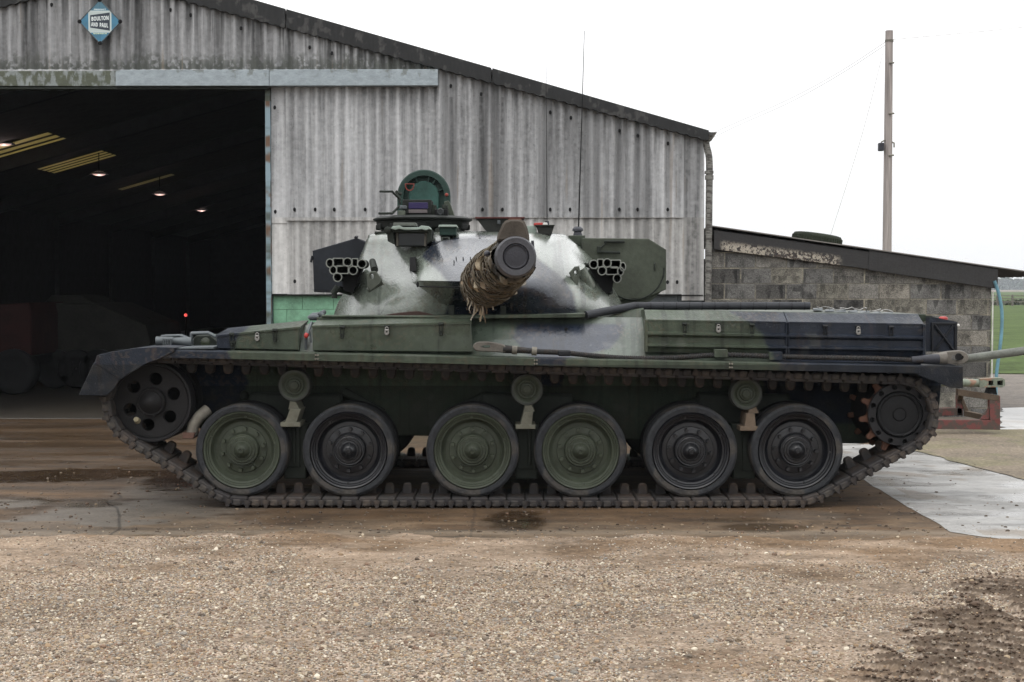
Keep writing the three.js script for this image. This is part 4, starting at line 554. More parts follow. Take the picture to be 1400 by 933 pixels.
// --- hull
{
  const near = 12.97, far = 15.12;
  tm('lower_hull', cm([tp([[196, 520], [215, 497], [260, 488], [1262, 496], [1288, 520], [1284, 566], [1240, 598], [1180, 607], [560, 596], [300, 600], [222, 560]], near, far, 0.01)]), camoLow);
  // upper hull between and over the tracks: sloped cast side
  const b = (u, v, d) => T(u, v, d);
  const nearBot = [[300, 486], [645, 488], [880, 493], [1262, 498]], nearTop = [[318, 468], [440, 436], [655, 433], [802, 432], [880, 424], [1262, 430]];
  const l = []; for (const [u, v] of [[300, 486], [1262, 500]]) { const p = b(u, v, 12.46); l.push(p, V(p.x, p.y, -15.6 - TO.z)); }
  for (const [u, v] of [[330, 470], [440, 437], [800, 434], [1262, 436]]) { const p = b(u, v, 12.78); l.push(p, V(p.x, p.y, -15.3 - TO.z)); }
  tm('upper_hull', cm([chull(l, 0.02)]), camoCastLit);
  // decks: turret platform edge, engine deck with grilles
  tm('deck_edge', cm([hull([b(433, 434, 12.66), b(800, 429.5, 12.66), b(433, 437, 12.66), b(800, 434, 12.66), b(440, 431.5, 13.1), b(800, 427.5, 13.1), b(440, 440, 13.1), b(800, 440, 13.1)])]), camo);
  const ed = [b(878, 423, 13.0), b(1266, 430, 13.0), b(878, 440, 13.0), b(1266, 440, 13.0)]; tm('engine_deck', cm([hull([...ed, ...ed.map((p) => V(p.x, p.y, p.z - 2.1))])]), camo);
  for (let k = 0; k < 7; k++) { const u0 = 1112 + k * 16; tm('deck_louvre', boxUV(hull([b(u0, 423 + k * 0.9, 13.2 + (k % 3) * 0.2), b(u0 + 13, 421 + (k % 2) + k * 1.0, 13.3), b(u0 + 13, 425 + k, 13.25), b(u0, 425 + k * 0.9, 13.2), b(u0, 421.5 + k * 0.9 + (k % 2), 14.2), b(u0 + 11, 421 + k, 14.3)])), M.zinc); }
  { const r = rng(44); for (let k = 0; k < 6; k++) { const u = 1114 + k * 17, p = []; for (let i = 0; i < 5; i++) p.push(b(u + i * 5 + r() * 3, 418.5 + k * 0.9 + r() * 4.5, 13.25 + 0.3 * r())); tm('loose_wire', boxUV(tube(p, 0.0055, 20, 5)), M.steel); } }
  tm('hatch_lip', boxUV(poly([[508, 434], [540, 428.5], [560, 426.5], [572, 426], [590, 430], [602, 434]], 12.9, 13.1, 0.002, TO)), mat([0.06, 0.035, 0.03], 0.7));
  // splash rail along the hull top and small mounting lugs
  tm('splash_rail', cm([rod(b(655, 434.5, 12.7), b(800, 430.2, 12.7), 0.016, 0.016, 8), rod(b(440, 432.4, 12.64), b(655, 434.4, 12.68), 0.012, 0.012, 8)]), camo);
  for (const [u, v] of [[617, 424], [688, 424]]) tm('mounting_lug', boxUV(poly([[u - 4, v - 6], [u + 4, v - 6], [u + 4, v + 6], [u - 4, v + 6]], 12.76, 12.79, 0.002, TO)), M.darkGreen);
  tm('plug_hole', boxUV(lathe([[0.001, 0.004], [0.012, 0.006], [0.016, 0]], 14).translate(b(774, 450, 12.66).x, b(774, 450, 12.66).y, b(774, 450, 12.66).z)), M.blackMatt);
}
// --- track guards in lengths, mudguards
{
  const gy = (u) => lerp(478, 500, (u - 200) / 1060) + (u > 640 && u < 760 ? 0.5 : 0);
  [[200, 431], [432, 732], [733, 999], [1000, 1258]].forEach(([a, b]) => {
    const g = [tp([[a, gy(a)], [b, gy(b)], [b, gy(b) + 3], [a, gy(a) + 3]], 12.24, 13.0, 0.002), tp([[a, gy(a) + 1], [b, gy(b) + 1], [b, gy(b) + 11], [a, gy(a) + 11]], 12.225, 12.25, 0.003)];
    tm('track_guard', cm(g), camo);
  });
  for (const u of [433, 732.5, 999.5]) { const l = []; for (const q of [-1.6, 1.6]) for (const w of [5, 10]) { const c = new THREE.CylinderGeometry(0.008, 0.008, 0.012, 8); c.rotateX(Math.PI / 2); const p = T(u + q, gy(u) + w - 2, 12.22); c.translate(p.x, p.y, p.z); l.push(c); } tm('guard_bolts', merge(l), M.greyMetal).userData.kind = 'stuff'; }
  { // far side guard
    const a = T(200, 478, 12.24), b = T(1258, 500, 12.24), z0 = -15.1 - TO.z, z1 = -15.86 - TO.z; tm('track_guard', cm([hull([V(a.x, a.y, z0), V(b.x, b.y, z0), V(a.x, a.y - 0.02, z0), V(b.x, b.y - 0.02, z0), V(a.x, a.y, z1), V(b.x, b.y, z1), V(a.x, a.y - 0.07, z1), V(b.x, b.y - 0.07, z1)])]), camo);
  }
  const shell = (l, d0, d1, th) => { const o = []; for (let i = 0; i + 1 < l.length; i++) { const A = T(...l[i], d0), B = T(...l[i + 1], d0), zb = -d1 - TO.z, n = V(-(B.y - A.y), B.x - A.x, 0).normalize().multiplyScalar(-th); o.push(hull([A, B, V(A.x, A.y, zb), V(B.x, B.y, zb), A.clone().add(n), B.clone().add(n), V(A.x + n.x, A.y + n.y, zb), V(B.x + n.x, B.y + n.y, zb)])); } return o; };
  const mg = [tp([[129, 497], [132.5, 486], [150, 481.5], [186, 476], [215, 474.5], [240, 475.5], [236, 482], [215, 492], [200, 497], [180, 509], [163.5, 519.5]], 12.208, 12.232, 0.003), tp([[128, 496], [163.5, 518.5], [157, 530], [147, 540], [140, 541.5], [107, 540.5]], 12.216, 12.236, 0.003), ...shell([[107.5, 540], [128.5, 496], [132.5, 486], [150, 481.5], [186, 476], [215, 474.5], [240, 475.5]], 12.22, 12.98, 0.008), rod(T(133, 503, 12.228), T(163, 517, 12.228), 0.012, 0.012, 8)];
  tm('front_mudguard', cm(mg), camo);
  const far = cm(mg.map((g) => g.clone().translate(0, 0, -2.88))); tm('front_mudguard', far, camo);
  tm('rear_mudguard', cm([tp([[1256, 500.5], [1284, 500], [1317, 502], [1317, 531], [1300, 530.5], [1284, 524], [1256, 513.5]], 12.23, 12.25, 0.003), ...shell([[1256, 500.5], [1317, 501.5], [1317, 531]], 12.24, 12.98, 0.008)]), camo);
}
// --- stowage bins
function latch(u, v, d, parent) { const p = T(u, v, d), g = [box(-0.022, 0.022, 0.02, 0.05, 0, 0.016, 0.003), box(-0.016, 0.016, -0.05, -0.02, 0, 0.02, 0.003), rod(V(-0.013, 0.03, 0.022), V(-0.013, -0.04, 0.022), 0.005, 0.005, 6), rod(V(0.013, 0.03, 0.022), V(0.013, -0.04, 0.022), 0.005, 0.005, 6), rod(V(-0.02, 0.035, 0.022), V(0.02, 0.035, 0.022), 0.008, 0.008, 8), box(-0.012, 0.012, -0.062, -0.048, 0.004, 0.03, 0.002)]; const m = mesh('latch', merge(g).translate(p.x, p.y, p.z), parent.dark || M.darkGreen, parent.o); return m; }
function padlock(u, v, d, parent) { const p = T(u, v, d), s = new THREE.Shape(); s.moveTo(-0.017, 0.012); s.lineTo(-0.021, -0.02); s.quadraticCurveTo(-0.018, -0.04, 0, -0.042); s.quadraticCurveTo(0.018, -0.04, 0.021, -0.02); s.lineTo(0.017, 0.012); s.lineTo(-0.017, 0.012); const hole = new THREE.Path(); hole.absellipse(0, -0.012, 0.006, 0.006, 0, 6.283); s.holes.push(hole); const sh = new THREE.TorusGeometry(0.013, 0.004, 8, 16, Math.PI); sh.translate(0, 0.016, 0.022); mesh('padlock', merge([extr(s, 0.01, 0.032, 0.004), sh]).translate(p.x, p.y, p.z), M.steel, parent.o); mesh('hasp', merge([box(-0.024, 0.024, 0.03, 0.044, 0, 0.018, 0.003), box(-0.008, 0.008, 0.0, 0.034, 0, 0.012, 0.002)]).translate(p.x, p.y, p.z), parent.dark || M.darkGreen, parent.o); }
{
  const d = 12.42, back = 12.95;
  // front bin, sloping up toward the turret
  const f = [T(296, 459, d), T(408.5, 447.5, d), T(408.5, 479, d), T(296, 476.8, d), T(313, 449.2, back), T(420, 438.6, back), T(420, 480, back), T(300, 477, back)];
  const fb = tm('front_stowage_bin', cm([chull(f, 0.006)]), camo);
  mesh('lid', cm([hull([T(294.5, 458.6, d - 0.012), T(410.5, 446.8, d - 0.012), T(294.5, 461, d - 0.012), T(410.5, 449.2, d - 0.012), T(312, 448.6, back), T(421.5, 438, back), T(312, 450, back), T(421.5, 440, back)])]), camo, fb);
  const P1 = { o: fb }; latch(317, 463, d, P1); latch(376, 457.5, d, P1); padlock(352, 460, d, P1); latch(318.5, 474, d, P1);
  // centre bin, dented
  const c = [T(427, 445.8, d), T(643.6, 440.8, d), T(647, 482, d), T(427, 480, d), T(440, 431.8, 12.85), T(643.5, 433, 12.85), T(647, 482, 12.85), T(440, 480, 12.85)];
  const cb = tm('centre_stowage_bin', cm([chull(c, 0.008)]), camoDent);
  mesh('lid', cm([hull([T(426, 445.4, d - 0.012), T(645, 440.4, d - 0.012), T(426, 448.2, d - 0.012), T(645, 443.2, d - 0.012), T(440, 431.2, 12.86), T(645, 432.4, 12.86), T(440, 434, 12.86), T(645, 435, 12.86)])]), camo, cb);
  const P2 = { o: cb }; latch(468, 453, d - 0.008, P2); latch(603, 449, d - 0.008, P2); padlock(529, 452, d - 0.012, P2);
  // rear bins: bevelled lid band and two pressed ribs
  for (const [a, b, la] of [[883.5, 1076, [936, 1028, 982]], [1077, 1263, [1128, 1218, 1173]]]) {
    const Y = (u, v) => v + (u - 883) * 0.0158, prof = (u) => [[423.5, 12.62], [437, 12.44], [453, 12.44], [455, 12.408], [457.5, 12.408], [461, 12.44], [469, 12.44], [471, 12.408], [473.5, 12.408], [476.5, 12.44], [481.5, 12.455], [481.5, 12.97], [423.5, 12.97]].map(([v, dd]) => T(u, Y(u, v), dd));
    const A = prof(a), B = prof(b).map((p, i) => { p.x = B0(b); return p; }); function B0(u) { return T(u, 450, 12.44).x; } A.forEach((p) => { p.x = B0(a); });
    const pos = [], idx = [], n = A.length; [...A, ...B].forEach((p) => pos.push(p.x, p.y, p.z)); for (let i = 0; i < n; i++) { const j = (i + 1) % n; idx.push(i, j, n + j, i, n + j, n + i); }
    const tri = THREE.ShapeUtils.triangulateShape(A.map((p) => new THREE.Vector2(p.z, p.y)), []); for (const [x, y, z] of tri) idx.push(x, y, z, n + x, n + z, n + y);
    let g = new THREE.BufferGeometry(); g.setAttribute('position', new THREE.Float32BufferAttribute(pos, 3)); g.setIndex(idx); g = g.toNonIndexed(); g.computeVertexNormals();
    const bin = tm('rear_stowage_bin', cuv(g), camo), dk = a > 1000 ? M.black : M.darkGreen, PB = { o: bin, dark: dk };
    mesh('lid_seam', cm([hull([T(a + 1, Y(a, 437.4), 12.436), T(b - 1, Y(b, 437.4), 12.436), T(a + 1, Y(a, 439), 12.436), T(b - 1, Y(b, 439), 12.436), T(a + 1, Y(a, 437.4), 12.5), T(b - 1, Y(b, 437.4), 12.5), T(a + 1, Y(a, 439), 12.5), T(b - 1, Y(b, 439), 12.5)])]), camo, bin);
    latch(la[0], Y(la[0], 448), 12.436, PB); latch(la[1], Y(la[1], 448), 12.436, PB); padlock(la[2], Y(la[2], 447), 12.436, PB);
    for (const e of [a, b]) mesh('end_strip', cm([box(B0(e) - 0.012, B0(e) + 0.012, T(e, Y(e, 481.5), 12.44).y, T(e, Y(e, 437.5), 12.44).y, -12.5 - TO.z, -12.41 - TO.z, 0.003)]), camo, bin);
  }
  for (const [u, v] of [[984.5, 483], [1059, 486.5]]) tm('cable_clip', cm([box(T(u - 9, v, 12.4).x, T(u + 9, v, 12.4).x, T(u, v + 5.5, 12.4).y, T(u, v - 5.5, 12.4).y, -12.42 - TO.z, -12.33 - TO.z, 0.003)]), camo);
  // tube along the top of the rear deck
  const tb = [T(801, 431, 12.75), T(868, 418.5, 13.0), T(1107.5, 418.5, 13.0)];
  tm('rod_tube', boxUV(merge(bentRod(tb, 0.036).map(clean)).applyMatrix4(new THREE.Matrix4())), mat([0.034, 0.037, 0.044], 0.6));
  for (let k = 0; k < 14; k++) { const p = T(872 + k * 17.5, 418.5, 13.0); tm('tube_clip', boxUV(new THREE.CylinderGeometry(0.0375, 0.0375, 0.008, 14, 1).rotateZ(Math.PI / 2).translate(p.x, p.y, p.z)), M.black); }
  tm('tube_bracket', cm([hull([T(820, 430, 12.95), T(880, 421, 12.95), T(820, 437, 12.85), T(880, 437, 12.85), T(820, 430, 13.1), T(880, 421, 13.1), T(880, 437, 13.1)])]), camo);
  // rear box with crossed braces, red lamp
  const rb = tm('rear_box', cm([hull([T(1266, 431.5, 12.75), T(1309.5, 440.5, 12.75), T(1309, 481, 12.75), T(1266, 481, 12.75), T(1266, 431.5, 13.6), T(1309, 440.5, 13.6), T(1309, 481, 13.6), T(1266, 481, 13.6)])]), camo);
  mesh('panel_frame', cm([tp([[1274, 441], [1309, 441], [1309, 444], [1274, 444]], 12.73, 12.755, 0.002), tp([[1274, 441], [1277, 441], [1277, 481], [1274, 481]], 12.728, 12.755, 0.002), tp([[1305.5, 441], [1309, 441], [1309, 481], [1305.5, 481]], 12.732, 12.755, 0.002), rod(T(1278, 444, 12.735), T(1304, 479, 12.735), 0.011, 0.011, 6), rod(T(1304, 445, 12.735), T(1279, 479, 12.735), 0.008, 0.008, 6)]), M.black, rb);
  mesh('rear_lamp', boxUV(lathe([[0.001, 0.03], [0.02, 0.028], [0.03, 0.015], [0.034, 0], [0.034, -0.03]], 16).rotateX(-Math.PI / 2).scale(1.15, 0.45, 1).translate(T(1290, 436, 12.9).x, T(1290, 435, 12.9).y, T(1290, 435, 12.9).z)), M.red, rb);
  mesh('rear_lamp', boxUV(new THREE.SphereGeometry(0.013, 12, 8).translate(T(1310.5, 445, 12.74).x, T(1310.5, 445, 12.74).y, T(1310.5, 445, 12.74).z)), M.white, rb);
  // fire handle and pipework between the front bins
  tm('red_handle', boxUV(lathe([[0.001, 0.03], [0.015, 0.03], [0.019, 0.01], [0.012, -0.005], [0.012, -0.1]], 18).scale(1, 1.3, 1).translate(T(418.5, 459, 12.44).x, T(418.5, 459, 12.44).y, T(418.5, 459, 12.44).z)), M.red);
  tm('hose_fitting', merge([...bentRod([T(418, 478, 12.5), T(418.5, 462, 12.5), T(422, 452, 12.6), T(426, 441, 12.7)], 0.012), ...bentRod([T(422, 436, 12.8), T(428, 431, 12.8), T(438, 430, 12.8), T(443, 427, 12.9)], 0.022), rod(T(424, 434, 12.75), T(436, 434, 12.75), 0.03), rod(T(436, 428, 12.75), T(441, 432, 12.75), 0.026), rod(T(423, 452, 12.45), T(425.5, 469, 12.45), 0.007)]), M.zinc);
}
// --- lamps at the front
{
  const d = 12.7, a = tm('headlamp_cluster', boxUV(merge([clean(rod(T(213.5, 466.5, d), T(237, 466.5, d), 0.04, 0.036, 20)), clean(box(T(219, 0, d).x, T(232, 0, d).x, T(0, 476, d).y, T(0, 468, d).y, -0.04 + 1.3, 0.04 + 1.3, 0.004)), clean(rod(T(237, 466.5, d), T(262, 468, d), 0.03, 0.045, 16))])), M.zinc);
  for (let k = 0; k < 4; k++) { const u = 220 + k * 3.4; mesh('lamp_rib', boxUV(box(T(u, 0, d).x, T(u + 1.4, 0, d).x, T(0, 472, d).y, T(0, 463, d).y, 1.3 + 0.02, 1.3 + 0.052, 0.002)), M.zinc, a); }
  mesh('lamp_guard', merge(bentRod([T(220.5, 473, d + 0.12), T(221, 459.8, d + 0.1), T(245, 459.3, d + 0.1), T(262, 465, d + 0.1), T(267, 473, d + 0.1)], 0.011)), M.zinc, a); mesh('lamp_guard', merge(bentRod([T(226, 474, d + 0.3), T(226, 459.2, d + 0.3), T(248, 458.5, d + 0.3), T(266, 466, d + 0.3), T(270, 474, d + 0.3)], 0.011)), M.zinc, a);
  const b = tm('headlamp_cluster', boxUV(poly([[264, 476], [264, 463], [268, 459], [287, 459], [297, 468], [297, 477]], d + 0.05, d + 0.5, 0.006, TO)), M.darkGreen);
  mesh('lamp_lens', boxUV(lathe([[0.001, 0.012], [0.035, 0.008], [0.042, 0]], 18).translate(T(279, 468.5, d).x, T(279, 468.5, d).y, T(279, 468.5, d + 0.05).z)), mat([0.03, 0.04, 0.02], 0.3), b);
  for (const [e, s] of [[0.0, 0], [0.22, 1.2]]) mesh('lamp_guard', merge(bentRod([T(260.5 + s, 474, d + e), T(261 + s, 456.5 - s, d + e), T(284, 455.8 - s, d + e), T(297, 462 - s, d + e), T(300, 470, d + e)], 0.012)), M.zinc, b);
  tm('front_cover_plate', boxUV(tp([[232, 476], [292, 474.5], [292, 477.5], [232, 478]], 12.3, 12.9, 0.002)), M.zinc);
}
// --- wheels
const WD = 12.42;
function bolts(n, R, r, z, h) { const l = []; for (let k = 0; k < n; k++) { const a = k / n * Math.PI * 2 + 0.2, c = new THREE.CylinderGeometry(r * 0.9, r, h, 6); c.rotateX(Math.PI / 2); c.translate(Math.cos(a) * R, Math.sin(a) * R, z); l.push(c); } return l; }
function disc(prof, seg = 56) { return crease(lathe(prof, seg), 0.3); }
const tyreProf = [[0.326, -0.06], [0.335, 0.0], [0.372, 0.004], [0.39, -0.008], [0.397, -0.03], [0.397, -0.17], [0.385, -0.19], [0.33, -0.19]];
const wheelG = {
  tyre: boxUV(disc(tyreProf)), tyre2: boxUV(disc(tyreProf).translate(0, 0, -0.32)),
  disc: merge([disc([[0.334, -0.015], [0.322, 0.002], [0.31, -0.004], [0.302, -0.02], [0.294, -0.022], [0.286, -0.034], [0.272, -0.038], [0.252, -0.085], [0.236, -0.1], [0.205, -0.098], [0.2, -0.088], [0.15, -0.08], [0.14, -0.082], [0.132, -0.05]]), ...bolts(10, 0.178, 0.0185, -0.066, 0.05), ...bolts(5, 0.285, 0.011, -0.03, 0.016)]),
  inner: merge([disc([[0.334, -0.5], [0.2, -0.46], [0.05, -0.46]]), disc([[0.33, -0.19], [0.3, -0.2], [0.3, -0.32], [0.33, -0.33]]), rod(V(0, 0, -0.55), V(0, 0, -0.1), 0.09, 0.09, 20)]),
  hub: merge([disc([[0.134, -0.07], [0.134, -0.04], [0.126, -0.032], [0.118, -0.034], [0.112, -0.03], [0.108, -0.02], [0.088, -0.02], [0.082, -0.012], [0.07, -0.01], [0.064, 0.0], [0.04, 0.026], [0.03, 0.032], [0.024, 0.044], [0.016, 0.046], [0.013, 0.04], [0.001, 0.04]], 40), ...bolts(10, 0.098, 0.006, -0.016, 0.012)]),
};
const gw = mat([0.05, 0.06, 0.043], 0.75, { roughnessMap: roughTex }), bw = mat([0.0055, 0.0062, 0.009], 0.36), tyreTex = tileFine((u, v, o) => { const a = fbm(u * 5, v * 5, 5, 350, 5), b = vn(u * 60, v * 60, 351, 60), c = sst(0.5, 0.66, a); const k = 0.7 + 0.5 * b; o[0] = lerp(0.02, 0.05, c) * k; o[1] = lerp(0.0215, 0.045, c) * k; o[2] = lerp(0.0245, 0.04, c) * k; }, true), tyreGrey = new THREE.MeshPhysicalMaterial({ map: tyreTex, roughness: 0.65, specularIntensity: 0.5, bumpMap: castTex, bumpScale: 0.012 });
const wheelsPx = [[330, 616, 1], [476.5, 616.5, 0], [646, 617, 1], [794, 617.5, 1], [945, 617.5, 0], [1090, 616.5, 0]];
wheelsPx.forEach(([u, v, green], k) => {
  for (const farSide of [0, 1]) {
    const w = new THREE.Group(); w.name = 'road_wheel'; tank.add(w); const p = T(u, v, WD); w.position.copy(p); if (farSide) { w.position.z = -15.73 - TO.z; w.rotation.y = Math.PI; }
    mesh('tyre', wheelG.tyre, tyreGrey, w); mesh('tyre', wheelG.tyre2, M.rubber, w); const c = green ? gw : bw; const dsk = mesh('wheel_disc', wheelG.disc, c, w); dsk.rotation.z = k * 0.7; mesh('wheel_disc', wheelG.inner, M.darkGreen, w); mesh('hub_cap', wheelG.hub, c, w).rotation.z = k;
  }
});
[[402, 527.5], [720.5, 533], [1020.5, 539]].forEach(([u, v]) => {
  const w = new THREE.Group(); w.name = 'return_roller'; tank.add(w); w.position.copy(T(u, v, 12.5));
  mesh('tyre', boxUV(disc([[0.115, 0.005], [0.132, 0.008], [0.139, -0.006], [0.139, -0.12], [0.11, -0.13]], 40)), mat([0.05, 0.055, 0.05], 0.8), w);
  mesh('roller_disc', merge([disc([[0.116, 0.004], [0.105, 0.0], [0.09, -0.014], [0.084, -0.018], [0.078, -0.008], [0.07, -0.008], [0.06, -0.014], [0.052, -0.002], [0.04, 0.0], [0.034, 0.012], [0.018, 0.014], [0.001, 0.014]], 36), rod(V(0, 0, -0.5), V(0, 0, -0.01), 0.05, 0.05, 16)]), gw, w);
});
{ // idler with round holes, hub cone
  const w = new THREE.Group(); w.name = 'idler_wheel'; tank.add(w); w.position.copy(T(206, 550, 12.47));
  const s = new THREE.Shape(); s.absarc(0, 0, 0.315, 0, Math.PI * 2); for (let k = 0; k < 6; k++) { const a = k / 6 * Math.PI * 2 + 0.35, h = new THREE.Path(); h.absarc(Math.cos(a) * 0.2, Math.sin(a) * 0.2, 0.052, 0, Math.PI * 2); s.holes.push(h); }
  const im = mat([0.012, 0.0115, 0.0125], 0.6);
  mesh('idler_disc', boxUV(extr(s, -0.06, -0.035, 0.006, 24)), im, w);
  mesh('idler_rim', boxUV(disc([[0.31, -0.06], [0.318, -0.01], [0.33, 0.004], [0.343, 0.0], [0.347, -0.02], [0.347, -0.17], [0.3, -0.18]])), mat([0.018, 0.018, 0.02], 0.7), w);
  mesh('idler_rim', boxUV(disc([[0.31, -0.06], [0.318, -0.01], [0.343, 0.0], [0.347, -0.02], [0.347, -0.17], [0.3, -0.18], [0.05, -0.14]]).translate(0, 0, -0.3)), M.blackMatt, w);
  mesh('hub_cap', merge([disc([[0.125, -0.04], [0.122, 0.01], [0.11, 0.02], [0.1, 0.018], [0.095, 0.03], [0.08, 0.04], [0.05, 0.065], [0.03, 0.075], [0.001, 0.08]], 36), ...bolts(8, 0.112, 0.008, 0.02, 0.012)]), im, w); mesh('axle', boxUV(rod(V(0, 0, -0.6), V(0, 0, -0.04), 0.07, 0.07, 18)), M.blackMatt, w);
  mesh('brass_plug', boxUV(new THREE.CylinderGeometry(0.022, 0.03, 0.05, 8).rotateX(1.2).translate(-0.125, -0.155, -0.01)), mat([0.30, 0.27, 0.18], 0.6), w);
}
{ // drive sprocket
  const w = new THREE.Group(); w.name = 'drive_sprocket'; tank.add(w); w.position.copy(T(1230, 567, 12.45));
  const hs = new THREE.Shape(); hs.absarc(0, 0, 0.268, 0, Math.PI * 2); const hi = new THREE.Path(); hi.absarc(0, 0, 0.2, 0, Math.PI * 2); hs.holes.push(hi); for (let k = 0; k < 12; k++) { const a = k / 12 * Math.PI * 2 + 0.2, h = new THREE.Path(); h.absarc(Math.cos(a) * 0.237, Math.sin(a) * 0.237, 0.021, 0, Math.PI * 2); hs.holes.push(h); }
  mesh('sprocket_flange', boxUV(extr(hs, -0.03, 0.004, 0.004, 24)), mat([0.016, 0.016, 0.018], 0.55), w); mesh('pocket_shade_disc', boxUV(disc([[0.262, -0.032], [0.2, -0.032]], 40)), M.blackMatt, w);  // added black disc stands for the shade inside the flange holes
  mesh('sprocket_drum', merge([disc([[0.262, -0.1], [0.262, -0.05], [0.215, -0.05], [0.205, -0.03], [0.196, -0.03], [0.19, 0.01], [0.178, 0.018], [0.165, 0.01], [0.16, -0.005], [0.1, 0.004], [0.06, 0.0], [0.05, 0.012], [0.001, 0.014]], 56), ...bolts(12, 0.178, 0.009, 0.02, 0.016)]), mat([0.009, 0.0095, 0.011], 0.6), w);
  for (let k = 0; k < 0; k++) { const a = k / 12 * Math.PI * 2 + 0.46; mesh('bolt_recess', boxUV(new THREE.CylinderGeometry(0.026, 0.026, 0.008, 14).rotateX(Math.PI / 2).translate(Math.cos(a) * 0.236, Math.sin(a) * 0.236, 0.002)), M.blackMatt, w); }
  const s = new THREE.Shape(), n = 12; for (let k = 0; k < n; k++) { const b = k / n * Math.PI * 2 + 0.15, pt = (r, t) => [Math.cos(b + t) * r, Math.sin(b + t) * r]; const seq = [[0.262, -0.2], [0.272, -0.12], [0.29, -0.085], [0.322, -0.07], [0.336, -0.035], [0.336, 0.035], [0.322, 0.07], [0.29, 0.085], [0.272, 0.12], [0.262, 0.2]]; seq.forEach(([r, t], i) => { const [x, y] = pt(r, t); if (!k && !i) s.moveTo(x, y); else s.lineTo(x, y); }); } const h = new THREE.Path(); h.absarc(0, 0, 0.2, 0, Math.PI * 2); s.holes.push(h);
  const ring = boxUV(extr(s, -0.085, -0.035, 0.006)); mesh('tooth_ring', ring, M.rustOrange, w); const r2 = mesh('tooth_ring', ring, M.rustOrange, w); r2.position.z = -0.42; mesh('axle_housing', boxUV(disc([[0.3, -0.5], [0.26, -0.2], [0.2, -0.1], [0.2, -0.05]]).translate(0, 0, -0.05)), M.blackMatt, w);
}
